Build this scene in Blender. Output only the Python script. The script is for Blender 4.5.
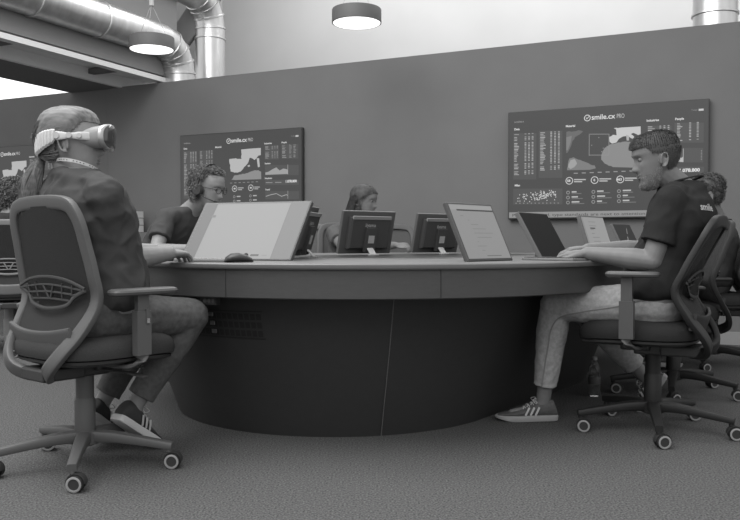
import bpy, bmesh, math, random
from mathutils import Vector, Matrix, noise
random.seed(7)
PI = math.pi
S = bpy.context.scene
COL = S.collection
for o in list(bpy.data.objects):
    bpy.data.objects.remove(o)

# ------------------------------------------------------------------ camera
F = 808.0
cam_d = bpy.data.cameras.new('camera')
cam_d.sensor_width = 36.0
cam_d.lens = F / 740 * 36.0
cam = bpy.data.objects.new('camera', cam_d)
COL.objects.link(cam)
cam.location = (0, 0, 0.8)
cam.rotation_euler = (math.radians(90 - 1.28), 0, 0)
S.camera = cam

# ------------------------------------------------------------------ world, lights, exposure
W = bpy.data.worlds.new('world')
S.world = W
W.use_nodes = True
W.node_tree.nodes['Background'].inputs[0].default_value = (1, 1, 1, 1)
W.node_tree.nodes['Background'].inputs[1].default_value = 0.86


def area(name, loc, rot, size, size_y, power):
    d = bpy.data.lights.new(name, 'AREA')
    d.shape = 'RECTANGLE'
    d.size = size
    d.size_y = size_y
    d.energy = power
    o = bpy.data.objects.new(name, d)
    COL.objects.link(o)
    o.location = loc
    o.rotation_euler = rot
    return o


area('ceiling_light_bank', (-2.4, 2.6, 5.2), (0, math.radians(-8), 0), 4.0, 5.0, 370)
area('rear_fill', (-1.0, -2.0, 4.5), (math.radians(38), 0, 0), 5.0, 2.5, 120)  # soft fill added above and behind the camera, no skylight there
area('hall_wall_fill', (1.8, 9.6, 6.0), (0, 0, math.radians(-25)), 8.0, 1.5, 230)  # unseen area light, added to brighten the hall wall behind the partition

S.view_settings.view_transform = 'Standard'
S.view_settings.look = 'None'
S.view_settings.gamma = 1
S.view_settings.exposure = 0.13
S.view_settings.use_curve_mapping = False


# ------------------------------------------------------------------ materials (black and white place: all grey)
def lin(g):
    g = g / 255.0
    return g / 12.92 if g <= 0.04045 else ((g + 0.055) / 1.055) ** 2.4


MATS = {}


def mat(name, g, rough=0.6, metal=0.0, var=0.0, vscale=20.0, bump=0.0, bscale=80.0, emit=0.0, stretch=None,
        spec=0.4, trans=0.0, alpha=1.0):
    if name in MATS:
        return MATS[name]
    m = bpy.data.materials.new(name)
    m.use_nodes = True
    nt = m.node_tree
    b = nt.nodes['Principled BSDF']
    c = lin(g)
    b.inputs['Base Color'].default_value = (c, c, c, 1)
    b.inputs['Roughness'].default_value = rough
    b.inputs['Metallic'].default_value = metal
    b.inputs['Specular IOR Level'].default_value = spec
    if trans:
        b.inputs['Transmission Weight'].default_value = trans
    if alpha < 1:
        b.inputs['Alpha'].default_value = alpha
    if emit:
        b.inputs['Emission Color'].default_value = (c, c, c, 1)
        b.inputs['Emission Strength'].default_value = emit
    if var or bump:
        tc = nt.nodes.new('ShaderNodeTexCoord')
        mp = nt.nodes.new('ShaderNodeMapping')
        nt.links.new(tc.outputs['Object'], mp.inputs[0])
        if stretch:
            mp.inputs['Scale'].default_value = stretch
    if var:
        n = nt.nodes.new('ShaderNodeTexNoise')
        n.inputs['Scale'].default_value = vscale
        n.inputs['Detail'].default_value = 3
        nt.links.new(mp.outputs[0], n.inputs[0])
        r = nt.nodes.new('ShaderNodeMapRange')
        r.inputs[1].default_value = 0.3
        r.inputs[2].default_value = 0.7
        r.inputs[3].default_value = c * (1 - var)
        r.inputs[4].default_value = c * (1 + var)
        nt.links.new(n.outputs[0], r.inputs[0])
        nt.links.new(r.outputs[0], b.inputs['Base Color'])
    if bump:
        n2 = nt.nodes.new('ShaderNodeTexNoise')
        n2.inputs['Scale'].default_value = bscale
        n2.inputs['Detail'].default_value = 4
        nt.links.new(mp.outputs[0], n2.inputs[0])
        bp = nt.nodes.new('ShaderNodeBump')
        bp.inputs['Strength'].default_value = bump
        bp.inputs['Distance'].default_value = 0.01
        nt.links.new(n2.outputs[0], bp.inputs['Height'])
        nt.links.new(bp.outputs[0], b.inputs['Normal'])
    MATS[name] = m
    return m


def V(*a):
    return Vector(a)


# ------------------------------------------------------------------ mesh accumulation
class Acc:
    def __init__(self):
        self.v = []
        self.f = []
        self.m = []
        self.cur = 0

    def add(self, vs, fs):
        o = len(self.v)
        self.v.extend(Vector(p) for p in vs)
        self.f.extend(tuple(i + o for i in q) for q in fs)
        self.m.extend([self.cur] * len(fs))

    def box(self, c, s, rot=None):
        hx, hy, hz = s[0] / 2, s[1] / 2, s[2] / 2
        c = Vector(c)
        vs = []
        for x, y, z in ((-1, -1, -1), (1, -1, -1), (1, 1, -1), (-1, 1, -1), (-1, -1, 1), (1, -1, 1), (1, 1, 1), (-1, 1, 1)):
            p = Vector((x * hx, y * hy, z * hz))
            if rot:
                p = rot @ p
            vs.append(c + p)
        self.add(vs, [(0, 3, 2, 1), (4, 5, 6, 7), (0, 1, 5, 4), (1, 2, 6, 5), (2, 3, 7, 6), (3, 0, 4, 7)])

    def rings(self, rs, cap=True, closed=False):
        n = len(rs[0])
        vs = [p for r in rs for p in r]
        fs = []
        m = len(rs)
        for i in range(m if closed else m - 1):
            a = i * n
            b = ((i + 1) % m) * n
            for j in range(n):
                k = (j + 1) % n
                fs.append((a + j, a + k, b + k, b + j))
        if cap and not closed:
            fs.append(tuple(range(n - 1, -1, -1)))
            fs.append(tuple((m - 1) * n + j for j in range(n)))
        self.add(vs, fs)

    def loft(self, rings, n=24, e=2.0):
        """rings: (centre, U, V) with U, V radius vectors"""
        out = []
        for c, U, Vv in rings:
            c = Vector(c)
            r = []
            for j in range(n):
                a = 2 * PI * j / n
                ca, sa = math.cos(a), math.sin(a)
                if e != 2.0:
                    ca = math.copysign(abs(ca) ** (2 / e), ca)
                    sa = math.copysign(abs(sa) ** (2 / e), sa)
                r.append(c + Vector(U) * ca + Vector(Vv) * sa)
            out.append(r)
        self.rings(out)

    def cap(self, p0, p1, r0, r1=None, n=14, hemi=True):
        if r1 is None:
            r1 = r0
        p0, p1 = Vector(p0), Vector(p1)
        d = (p1 - p0)
        if d.length < 1e-6:
            d = Vector((0, 0, 1e-4))
        t = d.normalized()
        u = t.orthogonal().normalized()
        w = t.cross(u)
        rs = []
        K = 4
        if hemi:
            for i in range(K):
                a = -PI / 2 + (i + 0.15) / K * PI / 2
                rs.append((p0 + t * r0 * math.sin(a), r0 * math.cos(a)))
        rs.append((p0, r0))
        rs.append((p1, r1))
        if hemi:
            for i in range(K - 1, -1, -1):
                a = PI / 2 - (i + 0.15) / K * PI / 2
                rs.append((p1 + t * r1 * math.sin(a), r1 * math.cos(a)))
        self.loft([(c, u * r, w * r) for c, r in rs], n)

    def limb(self, pr, n=16):
        for (a, ra), (b, rb) in zip(pr[:-1], pr[1:]):
            self.cap(a, b, ra, rb, n)

    def ell(self, c, r, R=None, n=20, m=12):
        c = Vector(c)
        rs = []
        for i in range(m + 1):
            a = -PI / 2 + PI * (i + 0.0) / m
            a = max(-PI / 2 + 0.05, min(PI / 2 - 0.05, a))
            ring = []
            for j in range(n):
                b = 2 * PI * j / n
                p = Vector((r[0] * math.cos(a) * math.cos(b), r[1] * math.cos(a) * math.sin(b), r[2] * math.sin(a)))
                if R:
                    p = R @ p
                ring.append(c + p)
            rs.append(ring)
        self.rings(rs)

    def cyl(self, p0, p1, r0, r1=None, n=24):
        self.cap(p0, p1, r0, r1, n, hemi=False)

    def sweep(self, pts, w, h, ref, e=4.0, n=12, closed=False, taper=None):
        """rounded rectangular section: w along side, h along ref"""
        pts = [Vector(p) for p in pts]
        ref = Vector(ref).normalized()
        out = []
        N = len(pts)
        for i, p in enumerate(pts):
            if closed:
                t = pts[(i + 1) % N] - pts[i - 1]
            else:
                t = pts[min(i + 1, N - 1)] - pts[max(i - 1, 0)]
            t.normalize()
            b = ref - t * ref.dot(t)
            if b.length < 1e-4:
                b = t.orthogonal()
            b.normalize()
            s = t.cross(b)
            k = taper[i] if taper else 1.0
            r = []
            for j in range(n):
                a = 2 * PI * (j + 0.5) / n
                ca, sa = math.cos(a), math.sin(a)
                ca = math.copysign(abs(ca) ** (2 / e), ca)
                sa = math.copysign(abs(sa) ** (2 / e), sa)
                r.append(p + s * ca * w / 2 * k + b * sa * h / 2 * k)
            out.append(r)
        self.rings(out, closed=closed)

    def lathe(self, c, prof, n=32, R=None):
        c = Vector(c)
        rs = []
        for r, z in prof:
            ring = []
            for j in range(n):
                a = 2 * PI * j / n
                p = Vector((r * math.cos(a), r * math.sin(a), z))
                if R:
                    p = R @ p
                ring.append(c + p)
            rs.append(ring)
        self.rings(rs)


def catmull(pts, k=6, closed=False):
    pts = [Vector(p) for p in pts]
    N = len(pts)
    out = []
    rng = N if closed else N - 1
    for i in range(rng):
        if closed:
            p0, p1, p2, p3 = pts[i - 1], pts[i], pts[(i + 1) % N], pts[(i + 2) % N]
        else:
            p0, p1, p2, p3 = pts[max(i - 1, 0)], pts[i], pts[i + 1], pts[min(i + 2, N - 1)]
        for j in range(k):
            t = j / k
            out.append(0.5 * ((2 * p1) + (p2 - p0) * t + (2 * p0 - 5 * p1 + 4 * p2 - p3) * t * t + (3 * p1 - p0 - 3 * p2 + p3) * t ** 3))
    if not closed:
        out.append(pts[-1])
    return out


def props(o, label=None, cat=None, group=None, kind=None):
    if label:
        o['label'] = label
    if cat:
        o['category'] = cat
    if group:
        o['group'] = group
    if kind:
        o['kind'] = kind
    return o


def thing(name, label, cat, loc=(0, 0, 0), rz=0.0, group=None):
    o = bpy.data.objects.new(name, None)
    o.empty_display_size = 0.1
    COL.objects.link(o)
    o.location = loc
    o.rotation_euler = (0, 0, rz)
    return props(o, label, cat, group)


def build(name, acc, m, parent=None, smooth=True, remesh=0, relax=0, wr=None, off=None, bevel=0, auto=35,
          label=None, mats=None):
    """links the accumulated shapes as ONE mesh object. off: world offset subtracted (parent's location)"""
    me = bpy.data.meshes.new(name)
    vs = acc.v
    if off is not None:
        o3 = Vector(off)
        vs = [p - o3 for p in vs]
    me.from_pydata([tuple(p) for p in vs], [], acc.f)
    if mats:
        for x in mats:
            me.materials.append(x)
        me.polygons.foreach_set('material_index', acc.m)
    else:
        me.materials.append(m)
    me.update()
    ob = bpy.data.objects.new(name, me)
    COL.objects.link(ob)
    if remesh or bevel:
        bm = bmesh.new()
        bm.from_mesh(me)
        bmesh.ops.recalc_face_normals(bm, faces=bm.faces)
        bm.to_mesh(me)
        bm.free()
        if remesh:
            md = ob.modifiers.new('r', 'REMESH')
            md.mode = 'VOXEL'
            md.voxel_size = remesh
            if relax:
                sm = ob.modifiers.new('s', 'SMOOTH')
                sm.factor = 0.5
                sm.iterations = relax
        if bevel:
            bv = ob.modifiers.new('b', 'BEVEL')
            bv.width = bevel
            bv.segments = 2
            bv.limit_method = 'ANGLE'
            bv.angle_limit = math.radians(40)
        dg = bpy.context.evaluated_depsgraph_get()
        nm = bpy.data.meshes.new_from_object(ob.evaluated_get(dg))
        ob.modifiers.clear()
        old = ob.data
        ob.data = nm
        bpy.data.meshes.remove(old)
        nm.name = name
        me = nm
        if not me.materials:
            me.materials.append(m)
    if wr:
        me.update()
        nn = [v.normal.copy() for v in me.vertices]
        for v, nrm in zip(me.vertices, nn):
            v.co += nrm * wr(v.co)
    if smooth:
        me.polygons.foreach_set('use_smooth', [True] * len(me.polygons))
        if not remesh:
            try:
                me.set_sharp_from_angle(angle=math.radians(auto))
            except Exception:
                pass
    me.update()
    if parent:
        ob.parent = parent
    if label:
        ob['label'] = label
    return ob


def solo(name, acc, m, label, cat, group=None, **k):
    return props(build(name, acc, m, **k), label, cat, group)


def struct(name, acc, m, **k):
    o = build(name, acc, m, **k)
    o['kind'] = 'structure'
    return o


def dup(root, loc, rz, label, group=None):
    r = root.copy()
    COL.objects.link(r)
    r.location = loc
    r.rotation_euler = (0, 0, rz)
    r['label'] = label
    if group:
        r['group'] = group
    for ch in list(root.children):
        c = ch.copy()
        COL.objects.link(c)
        c.parent = r
        for g in ch.children:
            d = g.copy()
            COL.objects.link(d)
            d.parent = c
    return r


def text_geo(body, size, shear=0.0, bold=0.0):
    cu = bpy.data.curves.new('t', 'FONT')
    cu.body = body
    cu.size = size
    cu.shear = shear
    cu.offset = bold
    cu.resolution_u = 3
    ob = bpy.data.objects.new('t', cu)
    COL.objects.link(ob)
    dg = bpy.context.evaluated_depsgraph_get()
    me = bpy.data.meshes.new_from_object(ob.evaluated_get(dg))
    vs = [v.co.copy() for v in me.vertices]
    fs = [tuple(p.vertices) for p in me.polygons]
    bpy.data.objects.remove(ob)
    bpy.data.curves.remove(cu)
    bpy.data.meshes.remove(me)
    return vs, fs


# ------------------------------------------------------------------ the material palette
carpet = mat('carpet', 92, 0.95, var=0.6, vscale=150, bump=1.0, bscale=170, spec=0.1)
wall_m = mat('partition_paint', 110, 0.75, var=0.03, vscale=3, spec=0.2)
white_wall = mat('hall_plaster', 196, 0.8, var=0.03, vscale=1.5)
soffit_m = mat('bulkhead_dark', 112, 0.7)
soffit_light = mat('bulkhead_light', 235, 0.5)
galv = mat('galvanised_steel', 205, 0.34, metal=0.9, var=0.12, vscale=14, stretch=(1, 1, 0.2))
top_m = mat('desk_laminate_top', 102, 0.4, var=0.04, vscale=6)
rim_m = mat('desk_laminate_rim', 66, 0.42, var=0.06, vscale=25, stretch=(1, 1, 5))
plinth_m = mat('desk_plinth', 46, 0.6, var=0.05, vscale=30)
seam_m = mat('seam_light', 95, 0.5)
groove_m = mat('groove', 45, 0.6)
black_p = mat('black_plastic', 52, 0.42, bump=0.1, bscale=300)
grey_p = mat('grey_chair_plastic', 82, 0.45, bump=0.08, bscale=300)
dark_p = mat('dark_chair_plastic', 33, 0.55, bump=0.08, bscale=300)
mesh_m = mat('chair_mesh', 40, 0.85, var=0.35, vscale=420, bump=0.4, bscale=500)
mesh_d = mat('dark_chair_mesh', 36, 0.85, var=0.35, vscale=420, bump=0.4, bscale=500)
seat_m = mat('seat_fabric', 62, 0.9, var=0.15, vscale=300, bump=0.3, bscale=400, spec=0.1)
seat_d = mat('seat_fabric_dark', 46, 0.9, var=0.15, vscale=300, bump=0.3, bscale=400, spec=0.1)
ring_m = mat('caster_ring', 138, 0.4)
rubber = mat('caster_rubber', 45, 0.6)
chrome = mat('chrome', 190, 0.25, metal=0.9)
skin_m = mat('skin', 124, 0.55, var=0.06, vscale=30, bump=0.05, bscale=200)
skin_t = mat('skin_tanned', 107, 0.55, var=0.06, vscale=30, bump=0.05, bscale=200)
shirt_w = mat('charcoal_cotton', 68, 0.9, var=0.06, vscale=20, bump=0.15, bscale=500, spec=0.1)
shirt_k = mat('black_cotton', 43, 0.9, var=0.06, vscale=20, bump=0.15, bscale=500, spec=0.1)
denim_l = mat('light_denim', 150, 0.9, var=0.16, vscale=60, bump=0.25, bscale=300, spec=0.1)
denim_d = mat('dark_denim', 88, 0.9, var=0.16, vscale=60, bump=0.25, bscale=300, spec=0.1)
denim_s = mat('denim_stitch', 118, 0.9)
hair_d = mat('dark_hair', 62, 0.6, var=0.3, vscale=40)
hair_b = mat('brown_hair', 98, 0.5, var=0.4, vscale=110, stretch=(.15, 1, .5))
hair_g = mat('greying_hair', 72, 0.65, var=0.12, vscale=50)
beard_m = mat('grey_beard', 138, 0.7, var=0.4, vscale=60)
eye_m = mat('eye_white', 112, 0.3)
iris_m = mat('iris', 35, 0.3)
lip_m = mat('lips', 104, 0.5)
white_p = mat('white_plastic', 195, 0.4)
knit_m = mat('knit_band', 190, 0.85, var=0.08, vscale=100)
glass_d = mat('dark_visor_glass', 60, 0.1, spec=0.8)
alu = mat('aluminium', 175, 0.3, metal=0.7)
suede = mat('shoe_suede', 70, 0.9, var=0.2, vscale=80)
stripe = mat('shoe_stripe', 175, 0.7)
sole_m = mat('shoe_sole', 140, 0.7)
sole_w = mat('shoe_sole_pale', 185, 0.7)
screen_dark = mat('dark_screen', 34, 0.6, spec=0.12)
label_m = mat('paper_label', 150, 0.7)


def em(g):
    """a lit screen colour"""
    n = 'screen_grey_%d' % g
    if n in MATS:
        return MATS[n]
    m = bpy.data.materials.new(n)
    m.use_nodes = True
    b = m.node_tree.nodes['Principled BSDF']
    c = lin(g)
    b.inputs['Base Color'].default_value = (0.012, 0.012, 0.012, 1)
    b.inputs['Roughness'].default_value = 0.35
    b.inputs['Specular IOR Level'].default_value = 0.2
    b.inputs['Emission Color'].default_value = (c, c, c, 1)
    b.inputs['Emission Strength'].default_value = 0.80
    MATS[n] = m
    return m


# ------------------------------------------------------------------ the room
DU = V(0.9047, -0.4261, 0)     # along the partition, to the right
DN = V(0.4261, 0.9047, 0)      # away behind the partition
WO = V(0, 7.61, 0)
WANG = math.atan2(DU.y, DU.x)
WR = Matrix.Rotation(WANG, 3, 'Z')


def WP(u, n, z):
    return WO + DU * u + DN * n + V(0, 0, z)


def wbox(acc, u0, u1, n0, n1, z0, z1):
    acc.box(WP((u0 + u1) / 2, (n0 + n1) / 2, (z0 + z1) / 2), (u1 - u0, n1 - n0, z1 - z0), WR)


a = Acc()
a.add([(-12, -5, 0), (12, -5, 0), (12, 18, 0), (-12, 18, 0)], [(0, 1, 2, 3)])
struct('floor', a, carpet, smooth=False)
a = Acc()
wbox(a, -3.215, 6, 0, 0.12, 0, 2.5)
struct('wall_back', a, wall_m, smooth=False)
a = Acc()
wbox(a, -9, -3.22, 0.004, 0.12, 0, 2.5)
struct('wall_back_left', a, wall_m, smooth=False)
a = Acc()
wbox(a, -9, 6, -0.012, 0.0, 0.0, 0.1)
struct('baseboard_back', a, mat('baseboard', 145, 0.5), smooth=False)
a = Acc()
wbox(a, -12, 9, 4.2, 4.4, 0, 9)
struct('wall_hall', a, white_wall, smooth=False)
# lit window of the hall behind, seen as a white wedge over the partition
a = Acc()
wbox(a, -11.6, -7.75, 4.14, 4.19, 2.4, 4.8)
struct('window_1', a, mat('window_daylight', 252, 0.4, emit=1.0), smooth=False)
# mezzanine side wall behind the ducts
a = Acc()
wbox(a, -12, -4.5, 1.6, 1.75, 3.6, 7)
wbox(a, -4.5, -3.0, 1.6, 1.75, 2.3, 7)
wbox(a, -3.0, -2.92, 1.6, 1.75, 3.3, 7)
mezz = struct('wall_upper_left', a, mat('upper_wall', 150, 0.8), smooth=False)
a = Acc()
p0, p1 = V(-2.35, 9.45, 2.95), V(-1.35, 9.35, 4.35)
a.sweep([p0, p1], 0.1, 0.26, V(0.7, 0, -0.6), e=8)
struct('trim_1', a, mat('roof_brace', 105, 0.6))
# bulkhead running towards the camera on top of the partition
a = Acc()
wbox(a, -3.75, -3.05, -6.5, 0.4, 2.49, 2.52)
struct('trim_2', a, soffit_m, smooth=False)
a = Acc()
wbox(a, -3.05, -3.0, -6.5, 0.4, 2.49, 2.62)
wbox(a, -3.04, -2.5, -6.5, 0.4, 2.61, 2.66)
struct('trim_3', a, soffit_light, smooth=False)
a = Acc()
wbox(a, -2.56, -2.47, -6.5, 0.1, 2.515, 2.565)
struct('trim_4', a, mat('bulkhead_flange', 225, 0.5), smooth=False)
a = Acc()
wbox(a, -2.55, -2.49, -6.5, 0.3, 2.588, 4.6)
struct('trim_5', a, mat('bulkhead_fascia', 128, 0.7), smooth=False)
a = Acc()
for i in range(4):
    wbox(a, -3.0, -2.56, -0.5 - i * 1.3, -0.42 - i * 1.3, 2.55, 2.6)
struct('trim_6', a, soffit_m, smooth=False)


# ------------------------------------------------------------------ ducts
def duct(name, label, path, r, rings):
    a = Acc()
    pts = path
    out = []
    for i, p in enumerate(pts):
        t = (pts[min(i + 1, len(pts) - 1)] - pts[max(i - 1, 0)]).normalized()
        s = DU.copy()
        b = t.cross(s).normalized()
        out.append((p, s * r, b * r))
    a.loft(out, 36)
    d = thing(name, label, 'ventilation duct', (pts[-1].x, pts[-1].y, 0), 0, 'spiral ventilation ducts')
    build('duct_pipe', a, galv, d, off=d.location, auto=22)
    for i in rings:
        a = Acc()
        p, t = (pts[i] if isinstance(i, int) else i[0]), None
        k = i if isinstance(i, int) else i[1]
        t = (pts[min(k + 1, len(pts) - 1)] - pts[max(k - 1, 0)]).normalized()
        s = DU.copy()
        b = t.cross(s).normalized()
        a.loft([(p - t * .012, s * (r + .003), b * (r + .003)), (p - t * .008, s * (r + .012), b * (r + .012)),
                (p + t * .008, s * (r + .012), b * (r + .012)), (p + t * .012, s * (r + .003), b * (r + .003))], 36)
        build('joint_collar', a, galv, d, off=d.location)
    return d


def elbow_path(base, z, horiz, r_el, down_to):
    """horizontal run along -DN, then an elbow down at 'base'"""
    pts = [base - DN * (horiz) + V(0, 0, z), base - DN * (horiz * .6) + V(0, 0, z), base - DN * (r_el + .9) + V(0, 0, z)]
    for i in range(0, 5):
        a_ = PI / 2 * i / 4
        pts.append(base - DN * (r_el * (1 - math.sin(a_))) + V(0, 0, z - r_el * (1 - math.cos(a_))))
    pts.append(base + V(0, 0, z - r_el - 0.12))
    pts.append(base + V(0, 0, down_to))
    return pts


b1 = V(-2.085, 8.86, 0)
pth = elbow_path(b1, 2.93, 8.0, 0.30, 0.0)
duct('ventilation_duct', 'galvanised round duct running over the dark bulkhead and bending down behind the wall', pth, 0.17, [2, 4, 5, 6, 7, (b1 - DN * 2.0 + V(0, 0, 2.93), 2)])
b2 = V(-1.865, 9.47, 0)
pth = elbow_path(b2, 3.62, 8.0, 0.34, 0.0)
duct('ventilation_duct', 'upright galvanised duct behind the wall with its elbow right of the left pendant lamp', pth, 0.17, [2, 4, 5, 6, 7, 8])
b3 = V(2.83, 6.67, 0)
duct('ventilation_duct', 'short length of galvanised duct rising over the right end of the wall', [b3 + V(0, 0, 0), b3 + V(0, 0, 1.5), b3 + V(0, 0, 2.66), b3 + V(0, 0, 5)], 0.172, [2])


# ------------------------------------------------------------------ pendant lamps
def pendant(loc, label):
    t = thing('pendant_lamp', label, 'lamp', loc, 0, 'round pendant lamps')
    R = 0.205
    a = Acc()
    a.lathe((0, 0, 0), [(R - .02, 0.115), (R - .004, 0.113), (R, 0.105), (R, 0.002), (R - .002, 0), (R - .008, 0), (R - .008, 0.008)], 48)
    build('lamp_housing', a, mat('lamp_grey', 88, 0.6), t)
    a = Acc()
    a.lathe((0, 0, 0), [(R - .009, 0.004), (R - .012, -.001), (0.01, -.001)], 48)
    build('light_diffuser', a, mat('lamp_glow', 255, 0.4, emit=1.4), t)
    for k in range(3):
        an = 0.6 + k * 2 * PI / 3
        a = Acc()
        a.cap((0.16 * math.cos(an), 0.16 * math.sin(an), 0.112), (0, 0, 0.42), 0.0022, n=6)
        build('suspension_cable', a, mat('cable_grey', 175, 0.5), t)
    a = Acc()
    a.cyl((0, 0, 0.40), (0, 0, 0.47), 0.022)
    a.cap((0, 0, 0.45), (0, 0, 2.5), 0.008, n=8)
    build('suspension_rod', a, mat('cable_grey', 175, 0.5), t)
    a = Acc()
    a.cyl((0, 0, 0.112), (0, 0, 0.14), 0.018)
    a.cap((0, 0, 0.14), (-0.04, 0.02, 0.15), 0.006, n=8)
    build('cable_gland', a, black_p, t)


pendant((-2.015, 7.5, 2.575), 'round grey pendant lamp hanging on wires in front of the ducts')
pendant((-0.11, 6.73, 2.61), 'round grey pendant lamp hanging alone at the top centre')


# ------------------------------------------------------------------ the wall screens
class Flat:
    """a flat picture in local x (right), z (up), looking to -y; one mesh, several greys"""

    def __init__(self):
        self.a = Acc()
        self.g = []

    def use(self, g):
        if g not in self.g:
            self.g.append(g)
        self.a.cur = self.g.index(g)

    def poly(self, pts, g, layer=1):
        self.use(g)
        n = len(pts)
        self.a.add([(x, -0.0006 * layer, z) for x, z in pts], [tuple(range(n))])

    def rect(self, x0, z0, x1, z1, g, layer=1):
        self.poly([(x0, z0), (x1, z0), (x1, z1), (x0, z1)], g, layer)

    def ring(self, x, z, r, w, g, layer=2, n=20):
        self.use(g)
        vs, fs = [], []
        for j in range(n):
            b = 2 * PI * j / n
            vs.append((x + r * math.cos(b), -0.0006 * layer, z + r * math.sin(b)))
            vs.append((x + (r - w) * math.cos(b), -0.0006 * layer, z + (r - w) * math.sin(b)))
        for j in range(n):
            k = (j + 1) % n
            fs.append((2 * j, 2 * k, 2 * k + 1, 2 * j + 1))
        self.a.add(vs, fs)

    def text(self, s, x, z, size, g, layer=3, bold=0.0, width=None):
        self.use(g)
        vs, fs = text_geo(s, size, bold=bold)
        if not vs:
            return
        k = 1.0
        if width:
            k = width / max(1e-5, max(v.x for v in vs))
        self.a.add([(x + v.x * k, -0.0006 * layer, z + v.y) for v in vs], fs)


def uvmap(TL, TR, hl, hr, w, h):
    """from reading coordinates on the slanted picture of a screen to metres on the screen itself"""
    def f(cx, cy):
        t = (cx - TL[0]) / (TR[0] - TL[0])
        top = TL[1] + (TR[1] - TL[1]) * t
        hh = hl + (hr - hl) * t
        v = (cy - top) / hh
        k = hl / hr
        u = t / (t + (1 - t) * k) if True else t
        return (u * w, h - v * h)
    return f


def fpoly(F_, f, pts, g, layer=2):
    if len(pts) > 5:      # ragged coast lines
        rj = random.Random(len(pts) + int(pts[0][0]))
        q = []
        for p0_, p1_ in zip(pts, list(pts[1:]) + [pts[0]]):
            q.append(p0_)
            L = math.hypot(p1_[0] - p0_[0], p1_[1] - p0_[1])
            straight = abs(p1_[0] - p0_[0]) < 2 or (abs(p1_[1] - p0_[1]) < 6 and L > 40)
            m_ = int(L / 7)
            for i in range(1, m_):
                t = i / m_
                j = 0 if straight else min(2.6, L * .07)
                q.append((p0_[0] + (p1_[0] - p0_[0]) * t + rj.uniform(-j, j), p0_[1] + (p1_[1] - p0_[1]) * t + rj.uniform(-j, j)))
        pts = q
    F_.poly([f(*p) for p in pts], g, layer)


def frect(F_, f, x0, y0, x1, y1, g, layer=1):
    fpoly(F_, f, [(x0, y1), (x1, y1), (x1, y0), (x0, y0)], g, layer)


def rows(F_, f, x0, x1, y0, y1, slope, cols, n, g, rnd):
    """table rows: first column of word bars, then short columns of figures"""
    for i in range(n):
        yy = y0 + (y1 - y0) * i / n
        if rnd.random() < 0.1:
            continue
        hh = (y1 - y0) / n * 0.55
        for j, (c0, c1, b) in enumerate(cols):
            e = c1 if b == 0 else c0 + (c1 - c0) * rnd.uniform(0.45, 1)
            y_ = yy + slope * (c0 - x0)
            frect(F_, f, c0, y_, e, y_ + hh, g + rnd.choice((-14, 0, 16)), 2)


BG, PANEL, TXT = 75, 86, 205


def small_world(F_, f):
    fpoly(F_, f, [(221, 142), (262, 136), (278, 140), (268, 150), (250, 160), (240, 180), (226, 212), (221, 214)], 108)
    fpoly(F_, f, [(221, 160), (240, 155), (236, 178), (226, 205), (221, 204)], 130, 3)
    fpoly(F_, f, [(232, 232), (246, 228), (262, 236), (290, 246), (318, 256), (322, 266), (300, 271), (224, 272), (227, 250)], 128)
    fpoly(F_, f, [(236, 238), (250, 234), (258, 250), (248, 262), (236, 268), (228, 262)], 165, 3)
    fpoly(F_, f, [(352, 196), (372, 184), (398, 178), (430, 176), (470, 178), (474, 262), (446, 264), (380, 262), (352, 250), (340, 236), (344, 210)], 142)
    fpoly(F_, f, [(366, 160), (380, 152), (392, 154), (390, 134), (382, 130), (404, 128), (473, 124), (474, 158), (462, 152), (448, 146),
                  (440, 150), (452, 160), (446, 166), (430, 156), (414, 158), (400, 166), (392, 178), (376, 182), (368, 176)], 205, 3)
    fpoly(F_, f, [(424, 152), (434, 156), (434, 172), (426, 172)], 180, 4)
    for p, q in (((298, 152), (366, 149)), ((366, 149), (366, 220)), ((366, 220), (299, 223)), ((299, 223), (298, 152))):
        if p[0] == q[0] or abs(p[0] - q[0]) < 3:
            frect(F_, f, p[0] - 1, min(p[1], q[1]), p[0] + 1, max(p[1], q[1]), 150, 4)
        else:
            frect(F_, f, min(p[0], q[0]), min(p[1], q[1]), max(p[0], q[0]), min(p[1], q[1]) + 2, 150, 4)
    for x, y in ((306, 186), (345, 196), (358, 190), (350, 212), (340, 208), (330, 160)):
        frect(F_, f, x, y, x + 3, y + 3, 150, 4)


def close_map(F_, f):
    # light land mass with a coast line, pale grey land to the south
    fpoly(F_, f, [(300, 192), (326, 190), (362, 192), (360, 144), (400, 140), (461, 136), (461, 172), (448, 176), (438, 190), (428, 198),
                  (418, 190), (404, 186), (398, 206), (388, 222), (372, 240), (358, 256), (340, 262), (326, 262), (306, 256), (304, 230)], 190)
    fpoly(F_, f, [(440, 190), (452, 188), (456, 232), (446, 236)], 190, 3)
    fpoly(F_, f, [(392, 226), (404, 222), (406, 230), (396, 234)], 180, 3)
    fpoly(F_, f, [(326, 276), (352, 272), (380, 268), (420, 254), (448, 250), (462, 258), (463, 296), (330, 300), (310, 298)], 145)


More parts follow.
